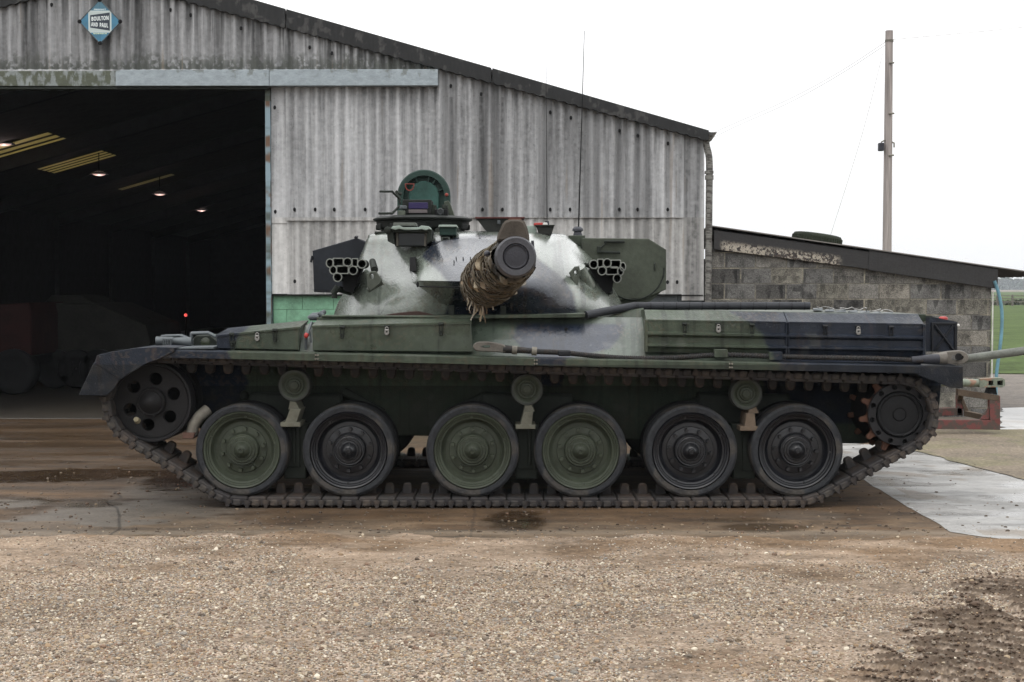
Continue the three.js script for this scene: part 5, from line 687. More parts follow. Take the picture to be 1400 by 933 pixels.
// --- tracks: links along the belt round idler, wheels and sprocket
const TRACK_Z = -12.355; // outer face
{
  const c = (u, v, r) => { const p = T(u, v, 12.4); return [p.x, p.y, r]; };
  const circles = [c(206, 550, 0.376), c(330, 616, 0.437), c(476, 616.5, 0.437), c(646, 617, 0.437), c(794, 617.5, 0.437), c(945, 617.5, 0.437), c(1090, 616.5, 0.437), c(1230, 567, 0.298), c(1020.5, 539, 0.158), c(720.5, 533, 0.158), c(402, 527.5, 0.158)];
  const pts = []; for (const [x, y, r] of circles) for (let k = 0; k < 180; k++) pts.push([x + r * Math.cos(k / 90 * Math.PI), y + r * Math.sin(k / 90 * Math.PI)]);
  pts.sort((a, b) => a[0] - b[0] || a[1] - b[1]); const cr = (o, a, b) => (a[0] - o[0]) * (b[1] - o[1]) - (a[1] - o[1]) * (b[0] - o[0]), half = (l) => { const s = []; for (const p of l) { while (s.length > 1 && cr(s[s.length - 2], s[s.length - 1], p) <= 0) s.pop(); s.push(p); } s.pop(); return s; };
  const H = [...half(pts), ...half(pts.slice().reverse())]; // counter-clockwise
  const cum = [0]; for (let i = 0; i < H.length; i++) { const a = H[i], b = H[(i + 1) % H.length]; cum.push(cum[i] + Math.hypot(b[0] - a[0], b[1] - a[1])); }
  const Ltot = cum[H.length], N = Math.round(Ltot / 0.1575), at = (s) => { s = ((s % Ltot) + Ltot) % Ltot; let i = 0; while (cum[i + 1] < s) i++; const a = H[i], b = H[(i + 1) % H.length], t = (s - cum[i]) / (cum[i + 1] - cum[i]); return [lerp(a[0], b[0], t), lerp(a[1], b[1], t)]; };
  // one link: x along the run, y outward (0 at the mid-plane), z across from 0 (outer) to -0.61
  const pad = box(-0.0745, 0.0745, -0.042, 0.03, -0.6, -0.008, 0.01), pin = rod(V(0.078, 0, 0.0), V(0.078, 0, -0.61), 0.021, 0.021, 8), end1 = box(-0.05, 0.03, -0.022, 0.036, -0.07, 0.004, 0.012), end2 = hull([V(0.048, -0.012, 0.01), V(0.104, -0.012, 0.01), V(0.066, 0.046, 0.006), V(0.088, 0.046, 0.006), V(0.048, -0.02, -0.08), V(0.104, -0.02, -0.08), V(0.068, 0.052, -0.08), V(0.086, 0.052, -0.08)]);
  const spud = (x, z0, z1) => hull([V(x - 0.02, 0.018, z0), V(x + 0.02, 0.018, z0), V(x - 0.009, 0.056, z0), V(x + 0.009, 0.056, z0), V(x - 0.02, 0.018, z1), V(x + 0.02, 0.018, z1), V(x - 0.009, 0.056, z1), V(x + 0.009, 0.056, z1)]);
  const horn = (() => { const s = new THREE.Shape(); s.moveTo(-0.046, -0.02); s.lineTo(-0.039, -0.10); s.quadraticCurveTo(-0.036, -0.132, -0.012, -0.134); s.lineTo(0.012, -0.134); s.quadraticCurveTo(0.036, -0.132, 0.039, -0.10); s.lineTo(0.046, -0.02); return extr(s, -0.34, -0.27, 0.01, 4); })();
  const link = merge([pad, pin, end1, end2, spud(0.078, -0.06, -0.24), spud(0.078, -0.37, -0.6), horn]), mats = [M.track, new THREE.MeshStandardMaterial({ map: rustTex, color: rgb(0.75, 0.75, 0.8), roughness: 0.75, metalness: 0.3, bumpMap: castTex, bumpScale: 0.004 }), new THREE.MeshStandardMaterial({ map: rustTex, color: rgb(1.15, 1.05, 1.0), roughness: 0.8, metalness: 0.2, bumpMap: castTex, bumpScale: 0.004 })];
  const r = rng(9); for (const farSide of [0, 1]) {
    const t = new THREE.Group(); t.name = 'track'; tank.add(t); t.position.z = farSide ? -15.15 - TO.z : TRACK_Z - TO.z;
    for (let k = 0; k < N; k++) { const s = (k + 0.35) / N * Ltot, a = at(s - 0.07), b = at(s + 0.07), m = at(s), l = mesh('track_link', link, mats[(r() * 3) | 0], t); l.position.set(m[0] * 0.6 + (a[0] + b[0]) * 0.2, m[1] * 0.6 + (a[1] + b[1]) * 0.2, 0); l.rotation.z = Math.atan2(b[1] - a[1], b[0] - a[0]) + Math.PI; l.rotation.z += (r() - 0.5) * 0.02; l.rotation.order = 'ZYX'; l.scale.set(1, -1, 1); l.rotation.z -= Math.PI; }
  }
}
// --- suspension between the wheels
{
  const bog = (u0, u1) => { const um = (u0 + u1) / 2, d0 = 12.78; const g = [tp([[um - 62, 538], [um + 62, 540], [um + 70, 580], [um + 34, 640], [um - 34, 640], [um - 70, 580]], d0 + 0.05, 13.0, 0.02), tp([[um - 17, 580], [um + 17, 580], [um + 15, 655], [um - 15, 655]], 12.62, 13.0, 0.01)]; for (const u of [u0, u1]) { g.push(hull([T(u, 600, d0), T(u, 632, d0), T(um, 570, d0), T(um, 600, d0), T(u, 600, d0 + 0.15), T(u, 632, d0 + 0.15), T(um, 570, d0 + 0.15), T(um, 600, d0 + 0.15)])); } tm('suspension_bogie', merge(g), M.darkGreen); };
  bog(330, 476); bog(646, 794); bog(945, 1090);
  [[398, 573, -1], [720, 576, 0], [1027, 578.5, 1]].forEach(([u, v, s]) => { tm('bump_stop', merge([tp([[u - 6 - s * 2 + 2, v - 13], [u + 9 - s * 4, v - 13], [u + 7, v + 6], [u - 9, v + 6]], 12.45, 12.75, 0.004), tp([[u - 15, v + 5], [u + 12, v + 5], [u + 12, v + 11], [u - 15, v + 11]], 12.43, 12.75, 0.004), tp([[u - 2, v - 24], [u + 6, v - 24], [u + 11, v - 13], [u - 4, v - 13]], 12.5, 12.8, 0.004)]), s > 0 ? mat([0.15, 0.115, 0.085], 0.75) : mat([0.15, 0.15, 0.12], 0.75)); tm('spring_post', merge([tp([[u - 12, v + 11], [u + 12, v + 11], [u + 12, v + 66], [u - 12, v + 66]], 12.6, 12.85, 0.006), rod(T(u + 4, v + 12, 12.59), T(u + 4, v + 60, 12.59), 0.016)]), M.darkGreen); });
  tm('track_adjuster', merge([...bentRod([T(262, 594, 12.55), T(264, 582, 12.55), T(272, 570, 12.55), T(284, 560, 12.6)], 0.05)]), M.greyMetal); tm('adjuster_foot', boxUV(tp([[249, 592], [266, 592], [264, 600], [249, 600]], 12.48, 12.66, 0.004)), mat([0.12, 0.07, 0.055], 0.8));
  for (const [u, v] of [[332, 541], [516, 562], [666, 543]]) tm('hull_fitting', boxUV(lathe([[0.001, 0.06], [0.025, 0.055], [0.036, 0.03], [0.04, 0]], 16).translate(T(u, v, 12.9).x, T(u, v, 12.9).y, T(u, v, 12.97).z)), M.darkGreen);
  tm('damper_strut', merge([rod(T(470, 535, 12.9), T(524, 565, 12.9), 0.04), rod(T(616, 565, 12.9), T(665, 540, 12.9), 0.04), rod(T(905, 565, 12.9), T(965, 545, 12.9), 0.04)]), M.darkGreen);
}
// --- turret casting: stacked plan outlines, densest at the front
const TCX0 = -2.0, TCX1 = 1.5, TCY0 = 1.45, TCY1 = 2.6, TCD = 13.2;
const turretBlack = [[[583, 328], [655, 318], [700, 325], [724, 345], [752, 366], [770, 382], [782, 402], [792, 440], [602, 440], [618, 412], [622, 396], [604, 374], [578, 352]]];
const turretTex = tex(2048, 680, (i, j, o) => { const x = lerp(TCX0, TCX1, i / 2048), y = lerp(TCY0, TCY1, j / 680), u = 700 + x * FOCAL / TCD, v = HORIZON - (y - EYE) * FOCAL / TCD; camoPaint(u, v, x, y, turretBlack, o, 0.9); const sc = sst(0.045, 0.0, Math.abs(fbm(x * 4, y * 4, 3, 320) - 0.5)) * sst(0.55, 0.7, vn(x * 3, y * 3, 321)); for (let q = 0; q < 3; q++) o[q] *= 1 - 0.35 * sc; }, true);  // same green as the hull, lightened: bright sky sheen painted into the colour
const turretCoat = tex(512, 170, (i, j, o) => { const x = lerp(TCX0, TCX1, i / 512), y = lerp(TCY0, TCY1, j / 170), u = 700 + x * FOCAL / TCD, v = HORIZON - (y - EYE) * FOCAL / TCD, n = fbm(x * 5, y * 5, 4, 325); const m = sst(-3, 4, polyDist(turretBlack[0], u, v)); o[0] = o[1] = o[2] = lerp(0.5 + 0.75 * n, 0.3 + 0.3 * n, m); });
const turretMat = new THREE.MeshPhysicalMaterial({ map: turretTex, roughness: 0.42, roughnessMap: roughT, bumpMap: castT, bumpScale: 0.007, clearcoat: 1.0, clearcoatMap: turretCoat, clearcoatRoughness: 0.22 });
function tuv(g) { g = clean(g); const p = g.attributes.position, uv = new Float32Array(p.count * 2); for (let i = 0; i < p.count; i++) { uv[i * 2] = (p.getX(i) - TCX0) / (TCX1 - TCX0); uv[i * 2 + 1] = (p.getY(i) - TCY0) / (TCY1 - TCY0); } g.setAttribute('uv', new THREE.BufferAttribute(uv, 2)); return g; }
{
  const Lv = [
    [1.56, [[-1.72, -14.0], [-1.5, -13.45], [-1.22, -13.2], [-0.92, -13.08], [-0.62, -13.02], [-0.3, -13.0], [0.1, -12.9], [0.42, -12.84], [0.74, -13.02], [0.97, -13.42], [1.09, -14.0]]],
    [1.72, [[-1.67, -14.0], [-1.46, -13.5], [-1.18, -13.22], [-0.9, -13.06], [-0.62, -12.94], [-0.3, -12.86], [0.09, -12.76], [0.42, -12.8], [0.72, -13.02], [0.93, -13.46], [1.05, -14.0]]],
    [1.90, [[-1.57, -14.0], [-1.40, -13.6], [-1.14, -13.36], [-0.88, -13.12], [-0.62, -12.86], [-0.3, -12.66], [0.08, -12.66], [0.4, -12.86], [0.66, -13.18], [0.84, -13.56], [0.95, -14.02]]],
    [2.08, [[-1.49, -14.0], [-1.33, -13.72], [-1.1, -13.52], [-0.88, -13.33], [-0.64, -13.08], [-0.3, -12.9], [0.06, -12.9], [0.34, -13.06], [0.56, -13.36], [0.72, -13.7], [0.83, -14.06]]],
    [2.24, [[-1.42, -14.0], [-1.28, -13.82], [-1.08, -13.68], [-0.88, -13.54], [-0.66, -13.36], [-0.3, -13.2], [0.04, -13.2], [0.28, -13.34], [0.46, -13.6], [0.58, -13.85], [0.68, -14.1]]],
    [2.345, [[-1.38, -14.02], [-1.25, -13.88], [-1.06, -13.78], [-0.88, -13.68], [-0.66, -13.58], [-0.3, -13.5], [0.02, -13.5], [0.22, -13.6], [0.38, -13.78], [0.48, -13.95], [0.56, -14.14]]],
    [2.395, [[-1.33, -14.08], [-1.2, -13.98], [-1.02, -13.9], [-0.86, -13.84], [-0.64, -13.8], [-0.3, -13.78], [0.0, -13.78], [0.16, -13.84], [0.3, -13.95], [0.4, -14.06], [0.47, -14.2]]],
    [2.42, [[-1.0, -14.3], [-0.95, -14.25], [-0.85, -14.22], [-0.7, -14.2], [-0.55, -14.18], [-0.4, -14.18], [-0.25, -14.18], [-0.1, -14.2], [0.0, -14.22], [0.1, -14.26], [0.15, -14.32]]],
  ];
  const NU = 220, NR = 70, rows = Lv.map(([y, f]) => { const b = f.map(([x, z], i) => [x, z]), l = f[0], rr = f[f.length - 1], cx = (l[0] + rr[0]) / 2; const back = y > 2.41 ? [[0.1, -14.5], [-0.4, -14.6], [-0.95, -14.5]] : [[rr[0] - 0.04, -14.6], [lerp(cx, rr[0], 0.8), -15.1], [lerp(cx, rr[0], 0.4), -15.4], [lerp(cx, l[0], 0.4), -15.4], [lerp(cx, l[0], 0.8), -15.1], [l[0] + 0.04, -14.6]]; const cv = new THREE.CatmullRomCurve3([...b, ...back].map(([x, z]) => V(x, y, z)), true, 'centripetal'); const nF = f.length, o = []; for (let k = 0; k < NU; k++) o.push(cv.getPoint(k / NU)); return o; });
  const pos = [], idx = []; for (let j = 0; j <= NR; j++) { const s = j / NR * (rows.length - 1); for (let k = 0; k < NU; k++) { const c = rows.map((q) => q[k]); const i = Math.min(rows.length - 2, Math.floor(s)), t = s - i, p0 = c[Math.max(0, i - 1)], p1 = c[i], p2 = c[i + 1], p3 = c[Math.min(rows.length - 1, i + 2)]; const h = (a, b, cc, d) => b + 0.5 * t * (cc - a + t * (2 * a - 5 * b + 4 * cc - d + t * (3 * (b - cc) + d - a))); const x = h(p0.x, p1.x, p2.x, p3.x), y = h(p0.y, p1.y, p2.y, p3.y), z = h(p0.z, p1.z, p2.z, p3.z), n = (0.035 * (fbm(x * 3 + 9, y * 3 + z * 2, 3, 330) - 0.5) + 0.045 * (Math.abs(fbm(x * 2.2 + y * 1.5, y * 3 - x * 0.6, 3, 331) - 0.5) - 0.1) * sst(0.2, -0.4, x + 0.5)) * sst(2.42, 2.36, y); pos.push(x + n * 0.3, y, z + n - TO.z); } }
  for (let j = 0; j < NR; j++) for (let k = 0; k < NU; k++) { const a = j * NU + k, b = j * NU + (k + 1) % NU; idx.push(a, b, b + NU, a, b + NU, a + NU); }
  const c0 = pos.length / 3; pos.push(-0.4, 2.425, -14.38 - TO.z); for (let k = 0; k < NU; k++) idx.push(NR * NU + k, NR * NU + (k + 1) % NU, c0);
  let g = new THREE.BufferGeometry(); g.setAttribute('position', new THREE.Float32BufferAttribute(pos, 3)); g.setIndex(idx); g.computeVertexNormals(); tm('turret_casting', tuv(g), turretMat);
  // angular cheek beside the gun
  const K = (u, v, d) => T(u, v, d), hp = [K(573, 391, 12.72), K(640, 392, 12.5), K(700, 392, 12.56), K(573, 351, 13.0), K(580, 340, 13.1), K(600, 329, 13.3), K(655, 326, 13.3), K(700, 330, 13.3), K(563, 352, 13.35), K(562, 393, 13.15), K(608, 430, 13.0), K(690, 430, 13.0), K(590, 330, 13.6), K(700, 330, 13.6), K(690, 430, 13.4), K(600, 430, 13.4), K(562, 392, 13.5)];
  let cg = chull(hp, 0.045); cg = toCreasedNormals(cg, 0.85); tm('mantlet_cheek', tuv(cg), turretMat);
  tm('cheek_seam', boxUV(merge([clean(rod(K(574, 392, 12.71), K(640, 393, 12.49), 0.006, 0.006, 6)), clean(rod(K(656, 326, 13.28), K(656.5, 346, 13.05), 0.009, 0.009, 6))])), M.blackMatt);
  tm('sight_slot', boxUV(hull([K(646, 357, 12.82), K(662, 357, 12.82), K(646, 380, 12.58), K(662, 380, 12.58), K(646, 357, 13.1), K(662, 357, 13.1), K(646, 380, 13.1), K(662, 380, 13.1)])), M.blackMatt);
  // dashed marks and stencil letters painted on the casting, as thin raised strips
  const dash = []; for (let k = 0; k < 6; k++) dash.push([620.5, 356 + k * 4.6, 620.5, 358.6 + k * 4.6]); dash.push([623.5, 351, 623.5, 353.6], [633, 351.5, 633, 354], [643, 351.5, 643, 354]);
  const ny = (v) => lerp(12.53, 13.06, (392 - v) / 54) - 0.03; tm('paint_dashes', merge(dash.map(([a, b, c, e]) => hull([K(a - 0.6, b, ny(b) - 0.0), K(a + 0.6, b, ny(b) - 0.0), K(a - 0.6, e, ny(e) - 0.0), K(a + 0.6, e, ny(e) - 0.0), K(a - 0.6, b, ny(b) + 0.03), K(a + 0.6, b, ny(b) + 0.03), K(a - 0.6, e, ny(e) + 0.03), K(a + 0.6, e, ny(e) + 0.03)]))), M.blackMatt).userData.kind = 'stuff';
  tm('ranging_gun_port', boxUV(hull([K(560, 352, 13.0), K(568, 351, 12.98), K(560, 371, 12.95), K(569, 371, 12.92), K(560, 352, 13.3), K(568, 351, 13.3), K(560, 371, 13.3), K(568, 371, 13.3)])), M.blackMatt);
  tm('bolt_plug', boxUV(new THREE.SphereGeometry(0.02, 12, 8).scale(0.6, 1.3, 0.6).translate(K(571, 389, 12.72).x, K(571, 389, 12.72).y, K(571, 389, 12.72).z)), M.blackMatt);
  tm('grab_handle', merge(bentRod([K(604, 331, 13.26), K(604.5, 325.5, 13.3), K(613.5, 325.5, 13.3), K(614.5, 331, 13.26)], 0.009)), M.darkGreen);
}
// --- smoke dischargers
function discharger(list, d, bracket, rear) {
  const rims = [], tubes = []; const ring = (s, inn, z0, z1) => { const t = s.clone(); t.holes.push(inn); return extr(t, z0, z1, 0.0015, 18); };
  const cx = list.reduce((a, q) => a + q[0], 0) / list.length; const dz = -d - TO.z;
  for (const [u, v, ru, rv, sq] of list) {
    const p = T(u, v, d), a = ru * d / FOCAL, b = rv * d / FOCAL, w = 0.0095, mk = (S, x, y) => { const s = new S(); if (sq) { const c = Math.min(x, y) * 0.35; s.moveTo(p.x - x + c, p.y - y); s.lineTo(p.x + x - c, p.y - y); s.quadraticCurveTo(p.x + x, p.y - y, p.x + x, p.y - y + c); s.lineTo(p.x + x, p.y + y - c); s.quadraticCurveTo(p.x + x, p.y + y, p.x + x - c, p.y + y); s.lineTo(p.x - x + c, p.y + y); s.quadraticCurveTo(p.x - x, p.y + y, p.x - x, p.y + y - c); s.lineTo(p.x - x, p.y - y + c); s.quadraticCurveTo(p.x - x, p.y - y, p.x - x + c, p.y - y); } else s.absellipse(p.x, p.y, x, y, 0, Math.PI * 2); return s; };
    rims.push(ring(mk(THREE.Shape, a + w, b + w), mk(THREE.Path, a, b), dz - 0.03, dz + (sq ? -0.002 : 0.002))); tubes.push(ring(mk(THREE.Shape, a + w - 0.002, b + w - 0.002), mk(THREE.Path, a - 0.001, b - 0.001), dz - 0.26, dz - 0.031), extr(mk(THREE.Shape, a, b), dz - 0.25, dz - 0.22, 0));
  }
  const body = tm('smoke_discharger', boxUV(merge([...tubes, ...rear].map(clean).map((g) => { g.deleteAttribute('uv'); return g; }))), M.blackMatt); mesh('muzzle_rims', merge(rims), M.alloyRim, body); mesh('mounting_bracket', merge(bracket), M.darkGreen, body);
}
discharger([[450.8, 360, 4.2, 5], [462, 358.8, 6.3, 4.7, 1], [475, 358.6, 5, 4.9], [485, 359.2, 3, 4.6, 1], [494.6, 361, 5.2, 5], [455.3, 369.4, 4.0, 4.8], [468, 368.9, 7.2, 4.6, 1], [482.5, 369.8, 5, 5], [461.3, 379.3, 5, 5.1]], 13.3, [rod(T(455, 402, 13.45), T(462, 392, 13.45), 0.03), rod(T(457, 408, 13.45), T(457, 400, 13.45), 0.026), rod(T(462, 395, 13.5), T(480, 400, 13.6), 0.03)], [hull([T(465, 372, 13.45), T(496, 364, 13.45), T(470, 398, 13.45), T(482, 400, 13.45), T(495, 368, 13.45), T(468, 372, 13.75), T(498, 366, 13.75), T(474, 400, 13.75), T(484, 402, 13.75)])]);
discharger([[811.8, 361.6, 4.9, 5], [821, 360, 3, 4.6, 1], [830.4, 359.8, 4.7, 5], [842, 361.2, 6, 4.6, 1], [851.8, 364.8, 3, 5], [823.3, 370.4, 4.8, 5], [837, 370.4, 7, 4.5, 1], [848.7, 371.2, 3.4, 4.8], [844, 380.8, 4.6, 5.1]], 13.3, [rod(T(836, 398, 13.5), T(818, 404, 13.6), 0.03), rod(T(800, 362, 13.45), T(812, 366, 13.5), 0.02)], [hull([T(806, 367, 13.45), T(840, 372, 13.45), T(826, 404, 13.45), T(837, 398, 13.45), T(806, 368, 13.75), T(838, 374, 13.75), T(824, 406, 13.75), T(834, 402, 13.75)])]);
// --- lifting eyes
function eye(px, hole, d, rot) { const s = shapeOf(px.map(([u, v]) => T(u, v, d))), h = new THREE.Path(), c = T(hole[0], hole[1], d); h.absellipse(c.x, c.y, 0.016, 0.024, 0, 6.283); s.holes.push(h); tm('lifting_eye', boxUV(extr(s, -d - 0.05 - TO.z, -d - TO.z, 0.008)), mat([0.065, 0.075, 0.062], 0.6)); }
eye([[501, 374], [507, 371], [514, 371], [522, 383], [520, 388], [506, 399], [502, 392]], [508.2, 378], 13.05); eye([[778, 373], [786, 364.5], [792, 364], [793.5, 371], [789.5, 394], [786, 392]], [787.4, 373.5], 13.05);
tm('lifting_eye_rod', boxUV(rod(T(509, 357.5, 13.42), T(512, 369, 13.25), 0.03, 0.034, 12)), M.darkGreen); tm('lifting_eye_rod', boxUV(rod(T(793, 366, 13.2), T(806, 392, 13.3), 0.05, 0.06, 12)), turretMat); tm('lifting_eye_rod', boxUV(rod(T(503, 397, 13.15), T(522, 385, 13.15), 0.025, 0.03, 12)), mat([0.085, 0.095, 0.08], 0.5));  // the first is a dark rod laid along the stripe above the left eye
// --- stowage on both flanks of the turret
{
  const sb = tm('turret_stowage_bin', boxUV(poly([[427, 343], [487.5, 325.5], [510, 336], [530, 395], [452, 398], [429, 397]], 14.25, 14.95, 0.006, TO)), mat([0.016, 0.019, 0.025], 0.7)); mesh('bin_hinge', merge([rod(T(427, 350, 14.24), T(425, 359, 14.24), 0.012), rod(T(486, 325, 14.24), T(488, 324, 14.6), 0.014)]), M.black, sb);
  mesh('bin_edge', boxUV(poly([[429, 397], [452, 398], [452, 400.5], [429, 399.5]], 14.24, 14.9, 0.002, TO)), M.black, sb);
  const og = mat([0.062, 0.072, 0.056], 0.85), cx = T(866, 369, 14.2);
  const sl = tm('searchlight_box', boxUV(poly([[796, 325.5], [887, 326.5], [911, 341.5], [911, 396], [884, 408], [830, 412], [800, 412]], 14.22, 14.85, 0.008, TO)), og);
  mesh('box_door', boxUV(new THREE.TorusGeometry(0.3, 0.007, 8, 64, Math.PI * 0.95).rotateZ(Math.PI * 1.06).translate(cx.x, cx.y + 0.01, -14.218 - TO.z)), M.darkGreen, sl);
  mesh('door_stay', merge([rod(T(826, 330.5, 14.19), T(854, 330.5, 14.19), 0.014), rod(T(821, 344.5, 14.19), T(848, 345.5, 14.19), 0.014), rod(T(822, 339, 14.19), T(830, 331, 14.19), 0.008), box(T(817, 0, 14.2).x, T(822, 0, 14.2).x, T(0, 346, 14.2).y, T(0, 337, 14.2).y, -14.23 - TO.z, -14.17 - TO.z, 0.004)]), M.darkGreen, sl);
  mesh('door_handle', merge(bentRod([T(895, 360, 14.215), T(895, 361, 14.185), T(895, 368, 14.185), T(895, 369, 14.215)], 0.007)), M.darkGreen, sl); mesh('lower_support', boxUV(poly([[838, 410], [905, 398], [890, 412], [850, 420], [806, 420]], 14.26, 14.7, 0.006, TO)), og, sl);
}
// --- cupola with open hatch
{
  const cz = 14.35, c = T(578, 300, cz), cu = new THREE.Group(); cu.name = 'commander_cupola'; cu.position.copy(c); tank.add(cu); const q = (u, v, d) => T(u, v, d).sub(c);
  const dk = mat([0.0095, 0.012, 0.0105], 0.6);
  mesh('cupola_ring', boxUV(disc([[0.36, -0.15], [0.44, -0.09], [0.455, -0.035], [0.45, -0.03], [0.484, -0.012], [0.486, 0.0], [0.44, 0.02], [0.3, 0.035], [0.28, 0.03], [0.27, -0.05]], 56).rotateX(-Math.PI / 2)), dk, cu); mesh('cupola_base', boxUV(new THREE.CylinderGeometry(0.4, 0.46, 0.1, 44).translate(0, -0.17, 0)), M.darkGreen, cu);
  for (let k = 0; k < 7; k++) { const a = -0.15 + k / 6 * (Math.PI + 0.3), bx_ = box(-0.06, 0.06, -0.085, -0.03, -0.03, 0.03, 0.008); bx_.rotateY(Math.PI / 2 - a); bx_.translate(Math.cos(a) * 0.43, -0.02, Math.sin(a) * 0.43); mesh('periscope_block', boxUV(bx_), dk, cu); }
  // hatch lid standing open: rim, ribs, padded inner face
  const h = q(579.5, 268.5, 14.55), sh = new THREE.Shape(); const R = 0.263; sh.moveTo(-R, -0.2); sh.lineTo(-R, 0); sh.absarc(0, 0, R, Math.PI, 0, true); sh.lineTo(R, -0.2); sh.lineTo(-R, -0.2);
  const ih = new THREE.Path(); const r2 = 0.214; ih.moveTo(-r2, -0.16); ih.lineTo(-r2, 0); ih.absarc(0, 0, r2, Math.PI, 0, true); ih.lineTo(r2, -0.16); ih.lineTo(-r2, -0.16); const rimS = sh.clone(); rimS.holes.push(ih);
  const hm = M.hatchGreen, lid = (g) => { g.rotateX(-0.08); g.translate(h.x, h.y, h.z); return boxUV(g); };
  mesh('hatch_rim', lid(extr(rimS, -0.03, 0.035, 0.012, 32)), hm, cu); mesh('hatch_plate', lid(extr(sh, -0.05, -0.028, 0.004, 32)), hm, cu);
  const pad = new THREE.Shape(); pad.moveTo(-0.15, -0.18); pad.lineTo(-0.15, -0.02); pad.absarc(0, 0.0, 0.152, Math.PI - 0.1, 0.0, true); pad.lineTo(0.152, -0.18); mesh('hatch_pad', lid(extr(pad, -0.03, 0.012, 0.012, 32)), M.hatchPad, cu);
  const ribs = []; for (const a of [0.35, 0.95, 1.3, 2.0]) { const b = box(0.15, 0.22, -0.007, 0.007, -0.03, 0.02, 0.002); b.rotateZ(a); ribs.push(b); } mesh('hatch_ribs', lid(merge(ribs.map(clean))), hm, cu);
  const D = new THREE.Shape(); D.moveTo(-0.048, 0.028); D.lineTo(0.048, 0.028); D.quadraticCurveTo(0.045, -0.045, 0, -0.045); D.quadraticCurveTo(-0.045, -0.045, -0.048, 0.028); const Dh = new THREE.Path(); Dh.moveTo(-0.036, 0.019); Dh.quadraticCurveTo(-0.034, -0.034, 0, -0.034); Dh.quadraticCurveTo(0.034, -0.034, 0.036, 0.019); Dh.lineTo(-0.036, 0.019); D.holes.push(Dh);
  const rd = q(560, 255, 14.48); mesh('red_hatch_handle', boxUV(extr(D, -0.006, 0.012, 0.002).translate(rd.x, rd.y, rd.z)), mat([0.2, 0.045, 0.035], 0.6), cu); const rk = q(610.5, 266.5, 14.48); mesh('red_knob', boxUV(new THREE.SphereGeometry(0.019, 14, 10).translate(rk.x, rk.y, rk.z)), mat([0.22, 0.045, 0.035], 0.6), cu);
  // sight head, spotlight, machine-gun cradle
  const bx3 = (u0, u1, v0, v1, d0, d1, m, n, b = 0.006) => { const a = q(u0, v1, d0), e = q(u1, v0, d0); mesh(n, boxUV(box(a.x, e.x, a.y, e.y, -d1 + cz - 0.0 + 0, -d0 + cz, b)), m, cu); };
  bx3(550, 590, 273, 293, 14.02, 14.3, dk, 'sight_head'); bx3(558.5, 585, 277, 285.5, 14.008, 14.03, M.purpleGlass, 'sight_glass', 0.003); bx3(558.5, 584, 286.5, 291.5, 14.008, 14.03, mat([0.11, 0.095, 0.10], 0.3), 'sight_glass', 0.003);
  bx3(594, 612, 286, 296, 14.0, 14.2, M.blackMatt, 'spotlight_body'); { const p = q(602, 290, 13.99); mesh('spotlight_lens', boxUV(lathe([[0.001, 0.01], [0.025, 0.008], [0.033, 0.012], [0.036, 0]], 20).translate(p.x, p.y, p.z)), M.glass, cu); } bx3(590, 596, 280, 296, 14.05, 14.2, M.darkGreen, 'sight_bracket'); bx3(604, 612, 280, 286, 14.05, 14.15, M.darkGreen, 'sight_bracket');
  bx3(544, 554, 288, 297, 14.0, 14.15, mat([0.085, 0.1, 0.08], 0.5), 'sight_bracket'); bx3(546, 556, 281, 286, 14.0, 14.1, M.zinc, 'sight_bracket');
  mesh('gun_cradle', merge(bentRod([q(519.5, 262, 13.9), q(536, 262, 14.0), q(545.5, 271.5, 14.1), q(547, 279, 14.1)], 0.011).concat(bentRod([q(518, 292, 13.9), q(536, 292, 14.0), q(546, 282, 14.1)], 0.012), [rod(q(541, 262, 14.2), q(549, 266, 14.2), 0.016), rod(q(541, 262, 14.2), q(547, 273, 14.15), 0.009)])), M.darkGreen, cu);
  mesh('hatch_bracket', boxUV(poly([[607, 276], [613, 274], [616, 280], [623, 300], [607, 300]], 14.2, 14.4, 0.006, TO.clone().add(c))), M.green, cu);
}
